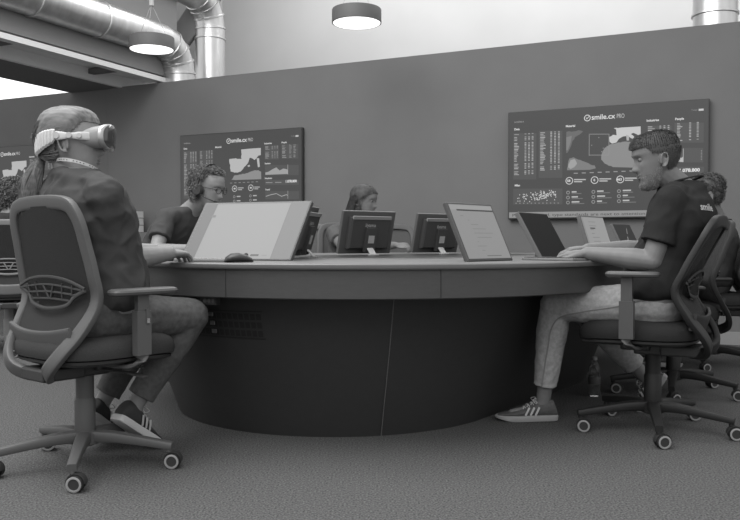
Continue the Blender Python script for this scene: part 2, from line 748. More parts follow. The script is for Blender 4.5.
def tv(loc_u, w, h, z0, label, which, hidden=False):
    p = WP(loc_u, -0.055, z0)
    t = thing('wall_screen', label, 'television', p, WANG, 'dashboard screens on the back wall')
    a = Acc()
    a.box((w / 2, 0.022, h / 2), (w + .016, 0.04, h + .016))
    a.box((w / 2, 0.048, h / 2), (w * .6, 0.02, h * .6))
    build('screen_housing', a, mat('tv_bezel', 56, 0.4), t, bevel=0.003, smooth=False)
    F_ = Flat()
    rnd = random.Random(len(label))
    F_.rect(0, 0, w, h, BG, 0)
    F_.a.v = [v + V(0, -0.0, 0) for v in F_.a.v]
    # everything is read off the right-hand screen, as (27..703, 33..435)
    f = uvmap((27, 78), (703, 33), 357, 397, w, h)
    g = uvmap((50, 75), (668, 35), 434, 468, w, h)
    x, z = f(288, 100)
    F_.ring(f(292, 95)[0], f(292, 95)[1], 0.027, 0.006, 225)
    cx, cz = f(292, 95)
    F_.poly([(cx - .012, cz + .002), (cx - .004, cz - .012), (cx + .016, cz + .012), (cx + .012, cz + .015), (cx - .004, cz - .004), (cx - .008, cz + .006)], 225, 3)
    x, z = f(306, 101)
    F_.text('smile.cx', x, z, 0.058, 228, bold=0.0010, width=0.19)
    F_.text('PRO', x + 0.20, z, 0.05, 200, width=0.062)
    F_.text('smilecx', *f(45, 111), 0.024, 170, width=.085)
    F_.text('Today', *f(645, 72), 0.018, 150)
    F_.rect(*f(670, 72), *f(687, 64), 205, 2)
    if which == 'world':
        F_.text('Data', *f(45, 136), 0.024, 220, bold=.001)
        for (c0, c1, yt, yb) in ((42, 120, 146, 303), (128, 208, 138, 298)):
            frect(F_, f, c0, yt - (0), c1, yb, PANEL, 1)
        rows(F_, f, 45, 118, 149, 290, -0.06, [(45, 62, 1), (80, 86, 0), (92, 98, 0), (104, 110, 0)], 28, 168, rnd)
        rows(F_, f, 132, 205, 143, 280, -0.06, [(133, 152, 1), (167, 173, 0), (180, 186, 0), (193, 199, 0)], 26, 168, rnd)
        F_.text('Material', *f(219, 126), 0.024, 215, bold=.001)
        small_world(F_, f)
        for i in range(8):
            xx = 247 + i * 27
            frect(F_, f, xx, 281 - i * 1.0, xx + 14, 284 - i * 1.0, 160, 2)
        for i, (xx, yy, s) in enumerate(((232, 308, '58'), (318, 306, '0'), (405, 304, '463'))):
            q = f(xx, yy)
            F_.ring(q[0], q[1], 0.031, 0.006, 215)
            F_.text(s, q[0] - .009 * len(s), q[1] - .009, 0.027, 225, bold=.001)
            for j in range(2):
                frect(F_, f, xx + 16, yy - 6 + j * 7, xx + 16 + (40 if j == 0 else 28), yy - 2 + j * 7, 190, 2)
            for j in range(3):
                q = f(xx - 4, yy + 40 + 17 * j)
                F_.ring(q[0], q[1], 0.015, 0.006, 150)
                F_.rect(q[0] + .03, q[1] - .001, q[0] + .03 + .04 + .012 * ((i + j) % 3), q[1] + .010, 195, 2)
                F_.rect(q[0] + .03, q[1] - .013, q[0] + .03 + .08 + .012 * ((i * 2 + j) % 4), q[1] - .008, 130, 2)
        F_.text('Milan', *f(47, 326), 0.022, 220, bold=.001)
        frect(F_, f, 42, 334, 209, 388, PANEL, 1)
        for i in range(120):
            tt = rnd.random() ** 0.7
            xx = 55 + tt * 132
            yy = 367 - 12 * tt + rnd.gauss(0, 7)
            q = f(xx, max(340, min(378, yy)))
            F_.ring(q[0], q[1], 0.0042, 0.004, 215, n=8)
        for i in range(12):
            frect(F_, f, 50 + i * 13, 382, 54 + i * 13, 385, 150, 2)
        F_.text('Industries', *f(493, 108), 0.024, 215, bold=.001)
        F_.text('People', *f(590, 103), 0.024, 215, bold=.001)
        frect(F_, f, 495, 122, 578, 300, PANEL, 1)
        frect(F_, f, 588, 112, 688, 180, PANEL, 1)
        rows(F_, f, 498, 576, 124, 290, -0.06, [(498, 522, 1), (537, 543, 0), (551, 557, 0), (565, 571, 0)], 27, 165, rnd)
        rows(F_, f, 596, 680, 114, 176, -0.06, [(597, 616, 1), (638, 645, 0), (664, 671, 0)], 12, 165, rnd)
        frect(F_, f, 596, 198, 687, 247, PANEL, 1)
        fpoly(F_, f, [(596, 244), (604, 226), (612, 232), (618, 228), (618, 246)], 190, 2)
        frect(F_, f, 618, 200, 620, 246, 180, 3)
        for i in range(7):
            frect(F_, f, 679, 206 + i * 5, 683, 208 + i * 5, 150, 2)
        frect(F_, f, 590, 262, 690, 282, PANEL, 1)
        F_.text('1.078.800', *f(604, 280), 0.036, 228, bold=.0015, width=.155)
        frect(F_, f, 600, 300, 687, 400, PANEL, 1)
        q0, q1 = f(27, 435), f(703, 412)
        F_.rect(0.004, 0.004, w - .004, 0.052, 150, 2)
        F_.text('Please standard, type standards are next to attention to the smile group', 0.03, 0.015, 0.034, 60, width=w * .94)
    else:
        F_.text('Data', *g(66, 143), 0.024, 200, bold=.001)
        frect(F_, g, 64, 150, 134, 395, PANEL, 1)
        frect(F_, g, 146, 148, 216, 392, PANEL, 1)
        rows(F_, g, 66, 132, 158, 380, -0.06, [(68, 84, 1), (100, 106, 0), (112, 118, 0), (125, 131, 0)], 32, 150, rnd)
        rows(F_, g, 148, 214, 152, 376, -0.06, [(150, 166, 1), (181, 187, 0), (194, 200, 0), (207, 213, 0)], 32, 150, rnd)
        F_.text('Material', *g(227, 136), 0.024, 205, bold=.001)
        close_map(F_, g)
        for i in range(7):
            frect(F_, g, 302 + i * 22, 314 - i, 314 + i * 22, 317 - i, 150, 2)
        for i, (xx, yy) in enumerate(((326, 344), (409, 340))):
            q = g(xx, yy)
            F_.ring(q[0], q[1], 0.032, 0.006, 205)
            F_.rect(q[0] - .012, q[1] - .008, q[0] + .012, q[1] + .008, 200, 3)
            for j in range(2):
                frect(F_, g, xx + 18, yy - 6 + j * 9, xx + 46 - j * 8, yy - 1 + j * 9, 175, 2)
            for j in range(3):
                q = g(xx - 2, yy + 42 + j * 22)
                F_.ring(q[0], q[1], 0.014, 0.006, 150)
                F_.rect(q[0] + .03, q[1] - .004, q[0] + .075, q[1] + .008, 180, 2)
        F_.text('Industries', *g(479, 118), 0.022, 205, bold=.001)
        F_.text('People', *g(567, 113), 0.022, 205, bold=.001)
        frect(F_, g, 480, 124, 554, 196, PANEL, 1)
        frect(F_, g, 566, 118, 652, 192, PANEL, 1)
        rows(F_, g, 482, 552, 128, 194, -0.06, [(484, 506, 1), (516, 524, 0), (530, 536, 0), (542, 549, 0)], 14, 135, rnd)
        rows(F_, g, 568, 650, 122, 190, -0.06, [(570, 592, 1), (606, 620, 1), (628, 642, 1)], 13, 140, rnd)
        F_.text('Sectors', *g(481, 220), 0.022, 205, bold=.001)
        frect(F_, g, 482, 224, 654, 276, PANEL, 1)
        fpoly(F_, g, [(484, 262), (500, 258), (520, 246), (540, 236), (556, 252), (576, 242), (598, 248), (599, 270), (484, 274)], 165, 2)
        frect(F_, g, 598, 222, 600, 272, 180, 3)
        F_.text('Numbers', *g(481, 296), 0.022, 205, bold=.001)
        frect(F_, g, 482, 300, 655, 326, PANEL, 1)
        F_.text('1.078.800', *g(586, 314), 0.034, 225, bold=.0014, width=.13)
        frect(F_, g, 486, 312, 520, 316, 150, 2)
        frect(F_, g, 534, 311, 566, 315, 150, 2)
        F_.text('Trend', *g(483, 354), 0.022, 205, bold=.001)
        frect(F_, g, 483, 358, 656, 400, PANEL, 1)
        for (a0, b0), (a1, b1_) in (((486, 384), (510, 376)), ((510, 376), (540, 370)), ((540, 370), (566, 384)), ((566, 384), (590, 376)), ((590, 376), (600, 380))):
            fpoly(F_, g, [(a0, b0 + 2), (a1, b1_ + 2), (a1, b1_ - 1), (a0, b0 - 1)], 185, 2)
        frect(F_, g, 598, 356, 600, 398, 170, 3)
        frect(F_, g, 64, 410, 214, 470, PANEL, 1)
        F_.rect(0.004, 0.004, w - .004, 0.05, 150, 2)
        F_.text('Please standard, type standards are next to attention to the smile group', 0.03, 0.015, 0.034, 60, width=w * .94)
    o = build('display', F_.a, None, t, smooth=False, mats=[em(q) for q in F_.g])
    o.location = (0, -0.001, 0)
    return t


tv(1.35, 1.585, 0.905, 1.003, 'large wall screen with a world map and dashboard, behind the man in the black shirt', 'world')
tv(-2.165, 1.455, 0.885, 1.02, 'wall screen with a pale coast map, behind the curly haired man with glasses', 'close')
tv(-5.42, 1.505, 0.90, 1.02, 'wall screen cut by the left edge of the photo, behind the ponytail', 'close')

# ------------------------------------------------------------------ the desk
TA, TB = V(-0.05, 4.2, 0), V(0.61, 5.08, 0)
PA, PB = V(-0.15, 4.095, 0), V(0.51, 4.99, 0)
TZ = 0.72


def stadium(A, B, r, z, n=48):
    d = (B - A).normalized()
    ang = math.atan2(d.y, d.x)
    out = []
    for i in range(n + 1):
        t = ang + PI / 2 + PI * i / n
        out.append(V(A.x + r * math.cos(t), A.y + r * math.sin(t), z))
    for i in range(n + 1):
        t = ang - PI / 2 + PI * i / n
        out.append(V(B.x + r * math.cos(t), B.y + r * math.sin(t), z))
    return out


desk = thing('meeting_desk', 'large dark oval meeting desk on a flared solid plinth in the room centre', 'desk', (TA.x, TA.y, 0))
D0 = desk.location


def st_rings(rz, A=TA, B=TB):
    a = Acc()
    a.rings([stadium(A, B, r, z) for r, z in rz])
    return a


build('tabletop', st_rings([(1.266, 0.698), (1.27, 0.701), (1.272, 0.706), (1.272, 0.716), (1.268, 0.72)]), top_m, desk, off=D0)
build('rim_panel', st_rings([(1.10, 0.60), (1.10, 0.588), (1.252, 0.588), (1.256, 0.592), (1.256, 0.697)]), rim_m, desk, off=D0)
build('plinth', st_rings([(0.80, 0.0), (0.803, 0.01), (0.93, 0.36), (1.0, 0.589)], PA, PB), plinth_m, desk, off=D0)
# rim joints
for th in (-113.2, -75.6, -30, -165, 8 + 20):
    t = math.radians(th)
    a = Acc()
    for z0, z1 in ((0.591, 0.697),):
        a.box((TA.x + 1.2565 * math.cos(t), TA.y + 1.2565 * math.sin(t), (z0 + z1) / 2), (0.002, 0.003, z1 - z0), Matrix.Rotation(t, 3, 'Z'))
    build('rim_joint', a, seam_m if th == -76.0 else groove_m, desk, off=D0, smooth=False)


def plp(th, z, out=0.0):
    r = 0.8 + 0.2 * z / 0.589 + out
    if z < 0.36:
        r = 0.803 + 0.127 * z / 0.36 + out
    else:
        r = 0.93 + 0.07 * (z - .36) / .229 + out
    t = math.radians(th)
    return V(PA.x + r * math.cos(t), PA.y + r * math.sin(t), z)


for th in (-75.9, -20):
    a = Acc()
    pts = [plp(th, z / 20 * 0.587, 0.0005) for z in range(21)]
    a.sweep(pts, 0.0035, 0.003, plp(th, .3, 1) - plp(th, .3, 0))
    build('plinth_joint', a, seam_m, desk, off=D0)
# ventilation grille in the plinth
a = Acc()
for (t0, t1, z0, z1) in ((-128, -106, .525, .529), (-128, -106, .415, .419)):
    vs = []
    for i in range(13):
        th = t0 + (t1 - t0) * i / 12
        vs += [plp(th, z0, .003), plp(th, z1, .003)]
    a.add(vs, [(2 * i, 2 * i + 2, 2 * i + 3, 2 * i + 1) for i in range(12)])
for r in range(3):
    for c in range(14):
        th0 = -127.6 + c * 1.53
        z0 = 0.425 + r * 0.034
        a.add([plp(th0, z0, .002), plp(th0 + 1.15, z0, .002), plp(th0 + 1.15, z0 + .024, .002), plp(th0, z0 + .024, .002)], [(0, 1, 2, 3)])
build('ventilation_grille', a, mat('grille_black', 30, 0.6), desk, off=D0, smooth=False)
a = Acc()
for z in (.43, .464, .5):
    q = plp(-120, z + .01, .006)
    a.box(q, (.006, .022, .016), Matrix.Rotation(math.radians(-120), 3, 'Z'))
build('grille_clip', a, seam_m, desk, off=D0, smooth=False)
a = Acc()
q = V(-0.62, 3.13, 0.573)
a.box(q, (.075, .03, .03), Matrix.Rotation(math.radians(-28), 3, 'Z'))
for k in (-.02, .0, .02):
    a.cyl(q + V(k * .9, -.012 - k * .4, 0.0), q + V(k * .9, -.019 - k * .4, 0.0), .008, n=12)
build('power_socket', a, black_p, desk, off=D0, smooth=False)
# sunken cable channel in the middle of the top
ch = st_rings([(0.50, 0.7202), (0.50, 0.7235), (0.485, 0.7235), (0.485, 0.7205)], V(-0.02, 4.24, 0), V(0.58, 5.04, 0))
build('channel_frame', ch, mat('channel_frame', 150, 0.35), desk, off=D0)
ch = st_rings([(0.484, 0.7206), (0.484, 0.7222), (0.01, 0.7224)], V(-0.02, 4.24, 0), V(0.58, 5.04, 0))
build('channel_cover', ch, mat('channel_black', 36, 0.35), desk, off=D0)


# ------------------------------------------------------------------ swivel chairs
def make_chair(label, loc, facing, rec, arm_z, pad_len, base_ang, plastic, meshm, seatm, cast_dirs=None, arms=True, group='mesh back swivel chairs', pad_off=0.05, armm=None, top=0.94, wk=0.93, bo=0.0, lumb=None):
    t = thing('office_chair', label, 'chair', loc, facing, group)
    armm = armm or plastic

    def bx(z):
        return -0.118 - (rec * ((z - .6) / .35) ** 1.15 if z > .6 else 0)
    half = [(-0.06, .03, .372), (-0.15, .045, .35), (-0.205, .07, .348), (-0.235, .12, .375), (-0.22, .175, .43), (-0.165, .215, .51),
            (bx(.6) - .002, .232, .60), (bx(.70), .232, .70), (bx(.8), .222, .80), (bx(.88), .212, .88), (bx(.93), .185, .93), (bx(.95), .148, .948), (bx(.958), .08, .955)]
    half = [(x + (bo if (x < -.17 or z > .4) else 0), y * (wk if z > .4 else 1), z if z < .6 else .6 + (z - .6) * top) for x, y, z in half]
    ZT = .6 + .357 * top
    pts = half + [(bx(.96) + bo, 0, ZT)] + [(x, -y, z) for x, y, z in reversed(half)]
    pts = catmull(pts, 5)
    a = Acc()
    a.sweep(pts, 0.048, 0.026, (1, 0, 0.15), e=5, n=16)
    build('back_frame', a, plastic, t)
    # cross piece below the mesh
    a = Acc()
    cr = catmull([(-0.185 + bo * .8, .20 * wk, .485), (-0.20 + bo * .8, .1, .47), (-0.205 + bo * .8, 0, .465), (-0.20 + bo * .8, -.1, .47), (-0.185 + bo * .8, -.20 * wk, .485)], 5)
    a.sweep(cr, 0.072, 0.016, (1, 0, 0.3), e=6, n=12)
    build('cross_bar', a, plastic, t)

    def yb(z):
        k = [(h[2], h[1]) for h in half[4:]] + [(ZT, 0.05)]
        for (z0, y0), (z1, y1) in zip(k[:-1], k[1:]):
            if z0 <= z <= z1:
                return y0 + (y1 - y0) * (z - z0) / (z1 - z0)
        return .2

    def fx(z):
        k = [(h[2], h[0]) for h in half[4:]] + [(ZT, bx(.957) + bo)]
        for (z0, y0), (z1, y1) in zip(k[:-1], k[1:]):
            if z0 <= z <= z1:
                return y0 + (y1 - y0) * (z - z0) / (z1 - z0)
        return bx(.95)
    a = Acc()
    NZ, NY = 22, 14
    for side in (0, 1):
        vs = []
        for i in range(NZ + 1):
            z = .49 + (ZT - .015 - .49) * i / NZ
            for j in range(NY + 1):
                s = -1 + 2 * j / NY
                vs.append((fx(z) - 0.012 * (1 - s * s) - side * .004, s * (yb(z) - .006), z))
        fs = []
        for i in range(NZ):
            for j in range(NY):
                q = (i * (NY + 1) + j, i * (NY + 1) + j + 1, (i + 1) * (NY + 1) + j + 1, (i + 1) * (NY + 1) + j)
                fs.append(q if side == 0 else q[::-1])
        a.add(vs, fs)
    build('back_mesh', a, meshm, t)
    # lumbar grille on the back side
    a = Acc()

    def lx(y, z):
        return fx(z) - 0.026 - 0.010 * (1 - (y / .23) ** 2)

    def lb(prof, w=.008):
        a.sweep(catmull([(lx(y, z), y * wk, z) for y, z in prof], 4), w, .008, (1, 0, 0), n=8)
    lb([(-.215, .645), (-.12, .672), (0, .682), (.12, .672), (.215, .645)], .010)
    lb([(-.215, .640), (-.15, .615), (-.11, .585), (0, .572), (.11, .585), (.15, .615), (.215, .640)], .014)
    lb([(-.20, .640), (0, .655), (.20, .640)], .007)
    lb([(-.17, .622), (0, .630), (.17, .622)], .007)
    lb([(-.12, .602), (0, .606), (.12, .602)], .007)
    for s in (-1, 1):
        lb([(s * .15, .655), (s * .14, .62)], .008)
        lb([(s * .035, .655), (s * .005, .605)], .009)
        lb([(s * .09, .66), (s * .08, .61)], .007)
    build('lumbar_support', a, lumb or plastic, t)
    # seat
    a = Acc()
    rr = []
    for z, ins, dr in ((.402, .02, 0), (.408, .004, 0), (.425, 0, 0), (.45, 0.002, 0), (.466, .014, 0), (.475, .035, 0), (.479, .08, 0), (.478, .16, 0)):
        ring = []
        for j in range(48):
            b = 2 * PI * j / 48
            ca, sa = math.cos(b), math.sin(b)
            e = 3.2
            x = math.copysign(abs(ca) ** (2 / e), ca) * (.245 - ins)
            y = math.copysign(abs(sa) ** (2 / e), sa) * (.245 - ins)
            drop = .02 * max(0, x / .245) ** 3
            ring.append(V(.045 + x, y, z - drop))
        rr.append(ring)
    a.rings(rr)
    build('seat', a, seatm, t)
    a = Acc()
    rr = []
    for z, ins in ((.372, .10), (.380, .04), (.392, .012), (.402, .010)):
        ring = []
        for j in range(40):
            b = 2 * PI * j / 40
            ca, sa = math.cos(b), math.sin(b)
            e = 3.2
            x = math.copysign(abs(ca) ** (2 / e), ca) * (.245 - ins)
            y = math.copysign(abs(sa) ** (2 / e), sa) * (.245 - ins)
            ring.append(V(.045 + x, y, z - .02 * max(0, x / .245) ** 3))
        rr.append(ring)
    a.rings(rr)
    build('seat_shell', a, black_p, t)
    a = Acc()
    a.box((-0.03, 0, .352), (.20, .11, .05))
    a.box((-0.12, 0, .350), (.16, .15, .044))
    a.box((0.06, 0, .36), (.12, .16, .03))
    build('tilt_mechanism', a, black_p, t, bevel=.008, smooth=False)
    a = Acc()
    a.cap((0.02, -.06, .352), (.05, -.22, .345), .005, n=8)
    a.sweep([V(.05, -.2, .347), V(.055, -.29, .338)], .022, .009, (0, 0, 1))
    build('height_lever', a, black_p, t)
    a = Acc()
    a.cyl((0.09, -.10, .352), (.09, -.13, .352), .022, n=20)
    a.cap((0.09, -.13, .352), (.14, -.15, .35), .004, n=8)
    build('tension_knob', a, black_p, t)
    # gas lift
    a = Acc()
    a.lathe((0, 0, 0), [(.030, .09), (.036, .12), (.036, .235), (.032, .242), (.032, .245)], 28)
    a.lathe((0, 0, 0), [(.0315, .24), (.0315, .335)], 28)
    build('gas_column', a, plastic, t)
    a = Acc()
    a.lathe((0, 0, 0), [(.035, .075), (.050, .082), (.051, .118), (.036, .128), (.03, .13)], 28)
    R = 0.31
    for k in range(5):
        an = base_ang - facing + k * 2 * PI / 5
        d = V(math.cos(an), math.sin(an), 0)
        P = [d * .02 + V(0, 0, .106), d * .10 + V(0, 0, .106), d * .2 + V(0, 0, .095), d * (R + .012) + V(0, 0, .078)]
        a.sweep(catmull(P, 4), .054, .046, (0, 0, 1), e=4, n=12, taper=[1 - .035 * i for i in range(13)])
        a.cyl(d * R + V(0, 0, .058), d * R + V(0, 0, .082), .011, n=12)
    build('star_base', a, plastic, t)
    for k in range(5):
        an = base_ang - facing + k * 2 * PI / 5
        d = V(math.cos(an), math.sin(an), 0)
        ca_ = (cast_dirs[k] if cast_dirs else -PI / 2 + 0.35 * math.sin(k * 2.3 + loc[0] * 3)) - facing
        ax = V(math.cos(ca_), math.sin(ca_), 0)
        back = V(-ax.y, ax.x, 0) * .014
        c = d * R + V(0, 0, .0275) + back
        a = Acc()
        for s in (-1, 1):
            a.cyl(c + ax * s * .006, c + ax * s * .024, .0275, .0262, n=24)
        a.cyl(c - ax * .006, c + ax * .006, .019, n=16)
        # hood
        hood = []
        for i in range(9):
            q = PI * (0.0 + i / 8)
            hood.append(c + V(0, 0, 1) * math.sin(q) * .031 + back.normalized() * math.cos(q) * -.031)
        a.sweep(hood, .030, .004, (0, 0, 1), n=8)
        a.cyl(d * R + V(0, 0, .052), d * R + V(0, 0, .07), .008, n=10)
        cst = build('caster', a, rubber, t)
        for s in (-1, 1):
            a = Acc()
            Rm = ax.to_track_quat('Z', 'Y').to_matrix()
            a.lathe(c, [(.0235, s * .0238), (.0255, s * .0252), (.0225, s * .0266), (.0185, s * .0262), (.0178, s * .0235)], 24, Rm)
            build('wheel_ring', a, ring_m, cst)
    if arms:
        for s in (-1, 1):
            a = Acc()
            a.sweep(catmull([(.03, s * .10, .372), (.035, s * .2, .372), (.045, s * .255, .385), (.05, s * .272, .43), (.05, s * .272, .46)], 5), .05, .016, (0, s * .4, 1), n=12)
            a.box((.05, s * .272, .49), (.056, .030, .15))
            build('armrest_bracket', a, armm, t, bevel=0)
            a = Acc()
            a.box((.05, s * .272, (.5 + arm_z - .012) / 2 + .01), (.044, .020, arm_z - .5))
            a.box((.05 + .012, s * .272 - .012 * 1, arm_z - .085), (.012, .012, .05))
            up = build('armrest_post', a, armm, t, smooth=False)
            a = Acc()
            a.box((.062, s * .272 - .0195, arm_z - .10), (.010, .004, .016))
            build('release_button', a, chrome, up, smooth=False)
            a = Acc()
            rr = []
            for z, ins in ((0, .012), (.004, .003), (.012, 0), (.019, .003), (.023, .012)):
                ring = []
                for j in range(32):
                    b = 2 * PI * j / 32
                    ca, sa = math.cos(b), math.sin(b)
                    ring.append(V(pad_off + math.copysign(abs(ca) ** .5, ca) * (pad_len / 2 - ins), s * .268 + math.copysign(abs(sa) ** .5, sa) * (.042 - ins), arm_z - .012 + z))
                rr.append(ring)
            a.rings(rr)
            build('armrest_pad', a, armm, t)
    return t


CL = (-1.02, 2.88, 0)
CR = (1.20, 3.417, 0)
FL = math.radians(51)
FR = math.radians(150)
make_chair('grey mesh back office chair under the woman in the headset, nearest on the left', CL, FL, .068, .632, .26, math.radians(-6), grey_p, mesh_m, seat_m, pad_off=.06, wk=.97, bo=.028, lumb=mat('lumbar_dark', 58, .5))
make_chair('dark office chair under the bearded man in light jeans', CR, FR, .14, .672, .21, math.radians(-33), dark_p, mesh_d, seat_d, pad_off=.03, top=.80,
           armm=mat('arm_grey', 72, 0.45))
cB = make_chair('empty dark office chair standing just behind the bearded man', (1.60, 4.25, 0), math.radians(176), .12, .572, .24, math.radians(-40), dark_p, mesh_d, seat_d, top=.82)
dup(cB, (2.22, 5.22, 0), math.radians(165), 'dark office chair under the short haired man at the right edge')
dup(cB, (-1.62, 5.12, 0), math.radians(-35), 'dark office chair under the curly haired man with glasses')
cW = make_chair('pale grey office chair behind the woman at the far side of the desk', (-.15, 6.5, 0), math.radians(-60), .06, .66, .24, math.radians(20),
                mat('chair_mid_grey', 96, 0.5), mat('chair_mesh_pale', 84, 0.8, var=.2, vscale=300), seat_m)
dup(cW, (-.46, 7.0, 0), math.radians(-95), 'empty grey office chair seen between the tilted monitor and the far woman')
dup(cW, (.21, 6.95, 0), math.radians(-80), 'empty grey office chair behind the far woman\'s hands, against the wall')
cD = make_chair('pale framed office chair under the person at the left edge', (-2.62, 5.85, 0), math.radians(115), .06, .66, .24, math.radians(10),
                mat('chair_pale_frame', 120, 0.5), mesh_m, seat_d)

# ------------------------------------------------------------------ people: heads
HZ = [.120, .117, .110, .098, .085, .070, .055, .040, .025, .010, -.005, -.020, -.035, -.050, -.065, -.080, -.095, -.108, -.117, -.121]
HF = [.012, .035, .058, .076, .087, .094, .097, .098, .094, .090, .090, .090, .090, .090, .088, .087, .090, .087, .074, .055]
HB = [-.015, -.042, -.066, -.084, -.094, -.100, -.103, -.103, -.101, -.096, -.090, -.080, -.066, -.050, -.034, -.018, -.002, .010, .022, .035]
HW = [.008, .030, .048, .062, .070, .075, .077, .078, .077, .076, .074, .071, .068, .064, .060, .054, .046, .036, .024, .012]


def interp(z, ys):
    if z >= HZ[0]:
        return ys[0]
    for i in range(len(HZ) - 1):
        if HZ[i] >= z >= HZ[i + 1]:
            t = (HZ[i] - z) / (HZ[i] - HZ[i + 1])
            t = t * t * (3 - 2 * t) * .5 + t * .5
            return ys[i] + (ys[i + 1] - ys[i]) * t
    return ys[-1]


def ga(x, s):
    return math.exp(-(x / s) ** 2)


NOSE = [(.03, 0), (.018, .004), (.005, .011), (-.008, .018), (-.020, .025), (-.027, .025), (-.034, .016), (-.040, .002), (-.05, 0)]


def nose_f(z):
    for (z0, a0), (z1, a1) in zip(NOSE[:-1], NOSE[1:]):
        if z0 >= z >= z1:
            return a0 + (a1 - a0) * (z0 - z) / (z0 - z1)
    return 0


def head_grid(NA=72, NZ=76, off=0.0):
    """grid[z][a] of head-local points: x forward, y left, z up"""
    g = []
    for i in range(NZ + 1):
        tt = i / NZ
        z = .120 - .241 * (0.5 - 0.5 * math.cos(PI * tt)) * .35 - .241 * tt * .65
        xf, xb, w = interp(z, HF) + off, interp(z, HB) - off, interp(z, HW) + off
        ring = []
        for j in range(NA):
            a_ = 2 * PI * j / NA
            c, s = math.cos(a_), math.sin(a_)
            cx, hx = (xf + xb) / 2, (xf - xb) / 2
            x = cx + hx * (abs(c) ** .92 if c > 0 else -abs(c) ** .96)
            y = w * math.copysign(abs(s) ** .86, s)
            if x > .03:
                sg = .010 + .006 * ga(z + .027, .012)
                x += nose_f(z) * ga(y, sg)
                x -= .011 * ga(abs(y) - .031, .014) * ga(z - .018, .011)
                x += .004 * ga(abs(y) - .025, .02) * ga(z - .040, .008)
                x += .004 * ga(y, .02) * ga(z + .049, .005) + .0045 * ga(y, .02) * ga(z + .062, .005) - .002 * ga(y, .024) * ga(z + .0555, .0025)
                x += .004 * ga(y, .018) * ga(z + .097, .012)
                x += .003 * ga(abs(y) - .045, .016) * ga(z + .012, .016)
            ring.append(V(x, y, z + (off if z > .1 else 0)))
        g.append(ring)
    return g


def add_head(acc, M, sc=1.0):
    g = head_grid()
    rs = [[M @ (p * sc) for p in r] for r in g]
    acc.rings(rs)
    for s in (-1, 1):    # ears
        pts = []
        for i in range(14):
            q = -0.5 + 2 * PI * i / 14 * .86
            pts.append(V(-.008 + .015 * math.cos(q) - .006 * math.sin(q), s * (.080 + .005 * (1 - math.cos(q)) * .5 + .006), -.004 + .030 * math.sin(q)) * sc)
        for p, q in zip(pts[:-1], pts[1:]):
            acc.cap(M @ p, M @ q, .0042 * sc, n=8)
        acc.ell(M @ (V(-.004, s * .078, -.004) * sc), (.012 * sc, .007 * sc, .022 * sc), M.to_3x3(), n=12, m=8)
        acc.ell(M @ (V(.000, s * .081, -.030) * sc), (.006 * sc, .005 * sc, .008 * sc), M.to_3x3(), n=10, m=6)


def head_mat(c, yaw, pitch, roll=0):
    return Matrix.Translation(Vector(c)) @ Matrix.Rotation(yaw, 4, 'Z') @ Matrix.Rotation(pitch, 4, 'Y') @ Matrix.Rotation(roll, 4, 'X')


def add_hand(acc, W_, d, up, thumb, curl=(25, 30, 20), spread=1.0, sc=1.0, thumb_in=0.5):
    """W_ wrist, d finger direction, up = back-of-hand normal, thumb=+1: thumb lies towards up x d"""
    d = Vector(d).normalized()
    up = Vector(up)
    up = (up - d * up.dot(d)).normalized()
    s = up.cross(d) * thumb
    Wv = Vector(W_)

    def P(x, y, z):
        return Wv + (d * x + s * y + up * z) * sc
    acc.loft([(P(-.01, 0, 0), s * .026 * sc, up * .019 * sc), (P(.02, .002, .0), s * .034 * sc, up * .018 * sc), (P(.055, 0, .002), s * .041 * sc, up * .016 * sc),
              (P(.085, -.001, .001), s * .040 * sc, up * .013 * sc), (P(.094, -.001, 0), s * .034 * sc, up * .009 * sc)], 20)
    for k, (y, l, r, x0) in enumerate(((.030, .072, .0088, .084), (.010, .080, .0090, .089), (-.010, .074, .0086, .086), (-.029, .058, .0078, .079))):
        a_ = math.radians(4 * (1.5 - k) * spread)
        dd = (d * math.cos(a_) + s * math.sin(a_)).normalized()
        p = P(x0 - .012, y, 0)
        q = P(x0, y, 0)
        acc.cap(p, q, r * sc * 1.05, r * sc, 10)
        ang = 0
        seg = (l * .46, l * .30, l * .24)
        for i in range(3):
            ang += math.radians(curl[i] * (1 + .06 * k))
            v = dd * math.cos(ang) - up * math.sin(ang)
            nx = q + v * seg[i] * sc
            acc.cap(q, nx, r * sc * (1 - .08 * i), r * sc * (1 - .08 * (i + 1)), 10)
            q = nx
    t0, t1 = P(.018, .022, -.004), P(.045, .047, -.010)
    t2 = P(.072, .056 - .012 * thumb_in, -.016)
    t3 = P(.094, .056 - .024 * thumb_in, -.020)
    acc.cap(t0, t1, .014 * sc, .0115 * sc, 10)
    acc.cap(t1, t2, .0115 * sc, .0098 * sc, 10)
    acc.cap(t2, t3, .0098 * sc, .0085 * sc, 10)


def wrinkle(amp, fr, st=(1, 1, 1), seed=0):
    def f(co):
        p = Vector((co.x * st[0], co.y * st[1], co.z * st[2])) * fr + Vector((seed, 0, 0))
        w = Vector((noise.noise(p * .5), noise.noise(p * .5 + Vector((9, 0, 0))), 0)) * .8
        n1 = noise.noise(p + w)
        n2 = noise.noise(p * 2.1 + w * 2)
        return amp * ((1 - abs(n1) * 2.2) * .7 - .35 + n2 * .4)
    return f


def foot_frame(ank, toe_dir, pitch=0.0):
    d = V(toe_dir[0], toe_dir[1], 0)
    d.z = 0
    d.normalize()
    s = V(-d.y, d.x, 0)
    R = Matrix((d, s, V(0, 0, 1))).transposed().to_4x4()
    return Matrix.Translation(Vector(ank)) @ R @ Matrix.Rotation(pitch, 4, 'Y')


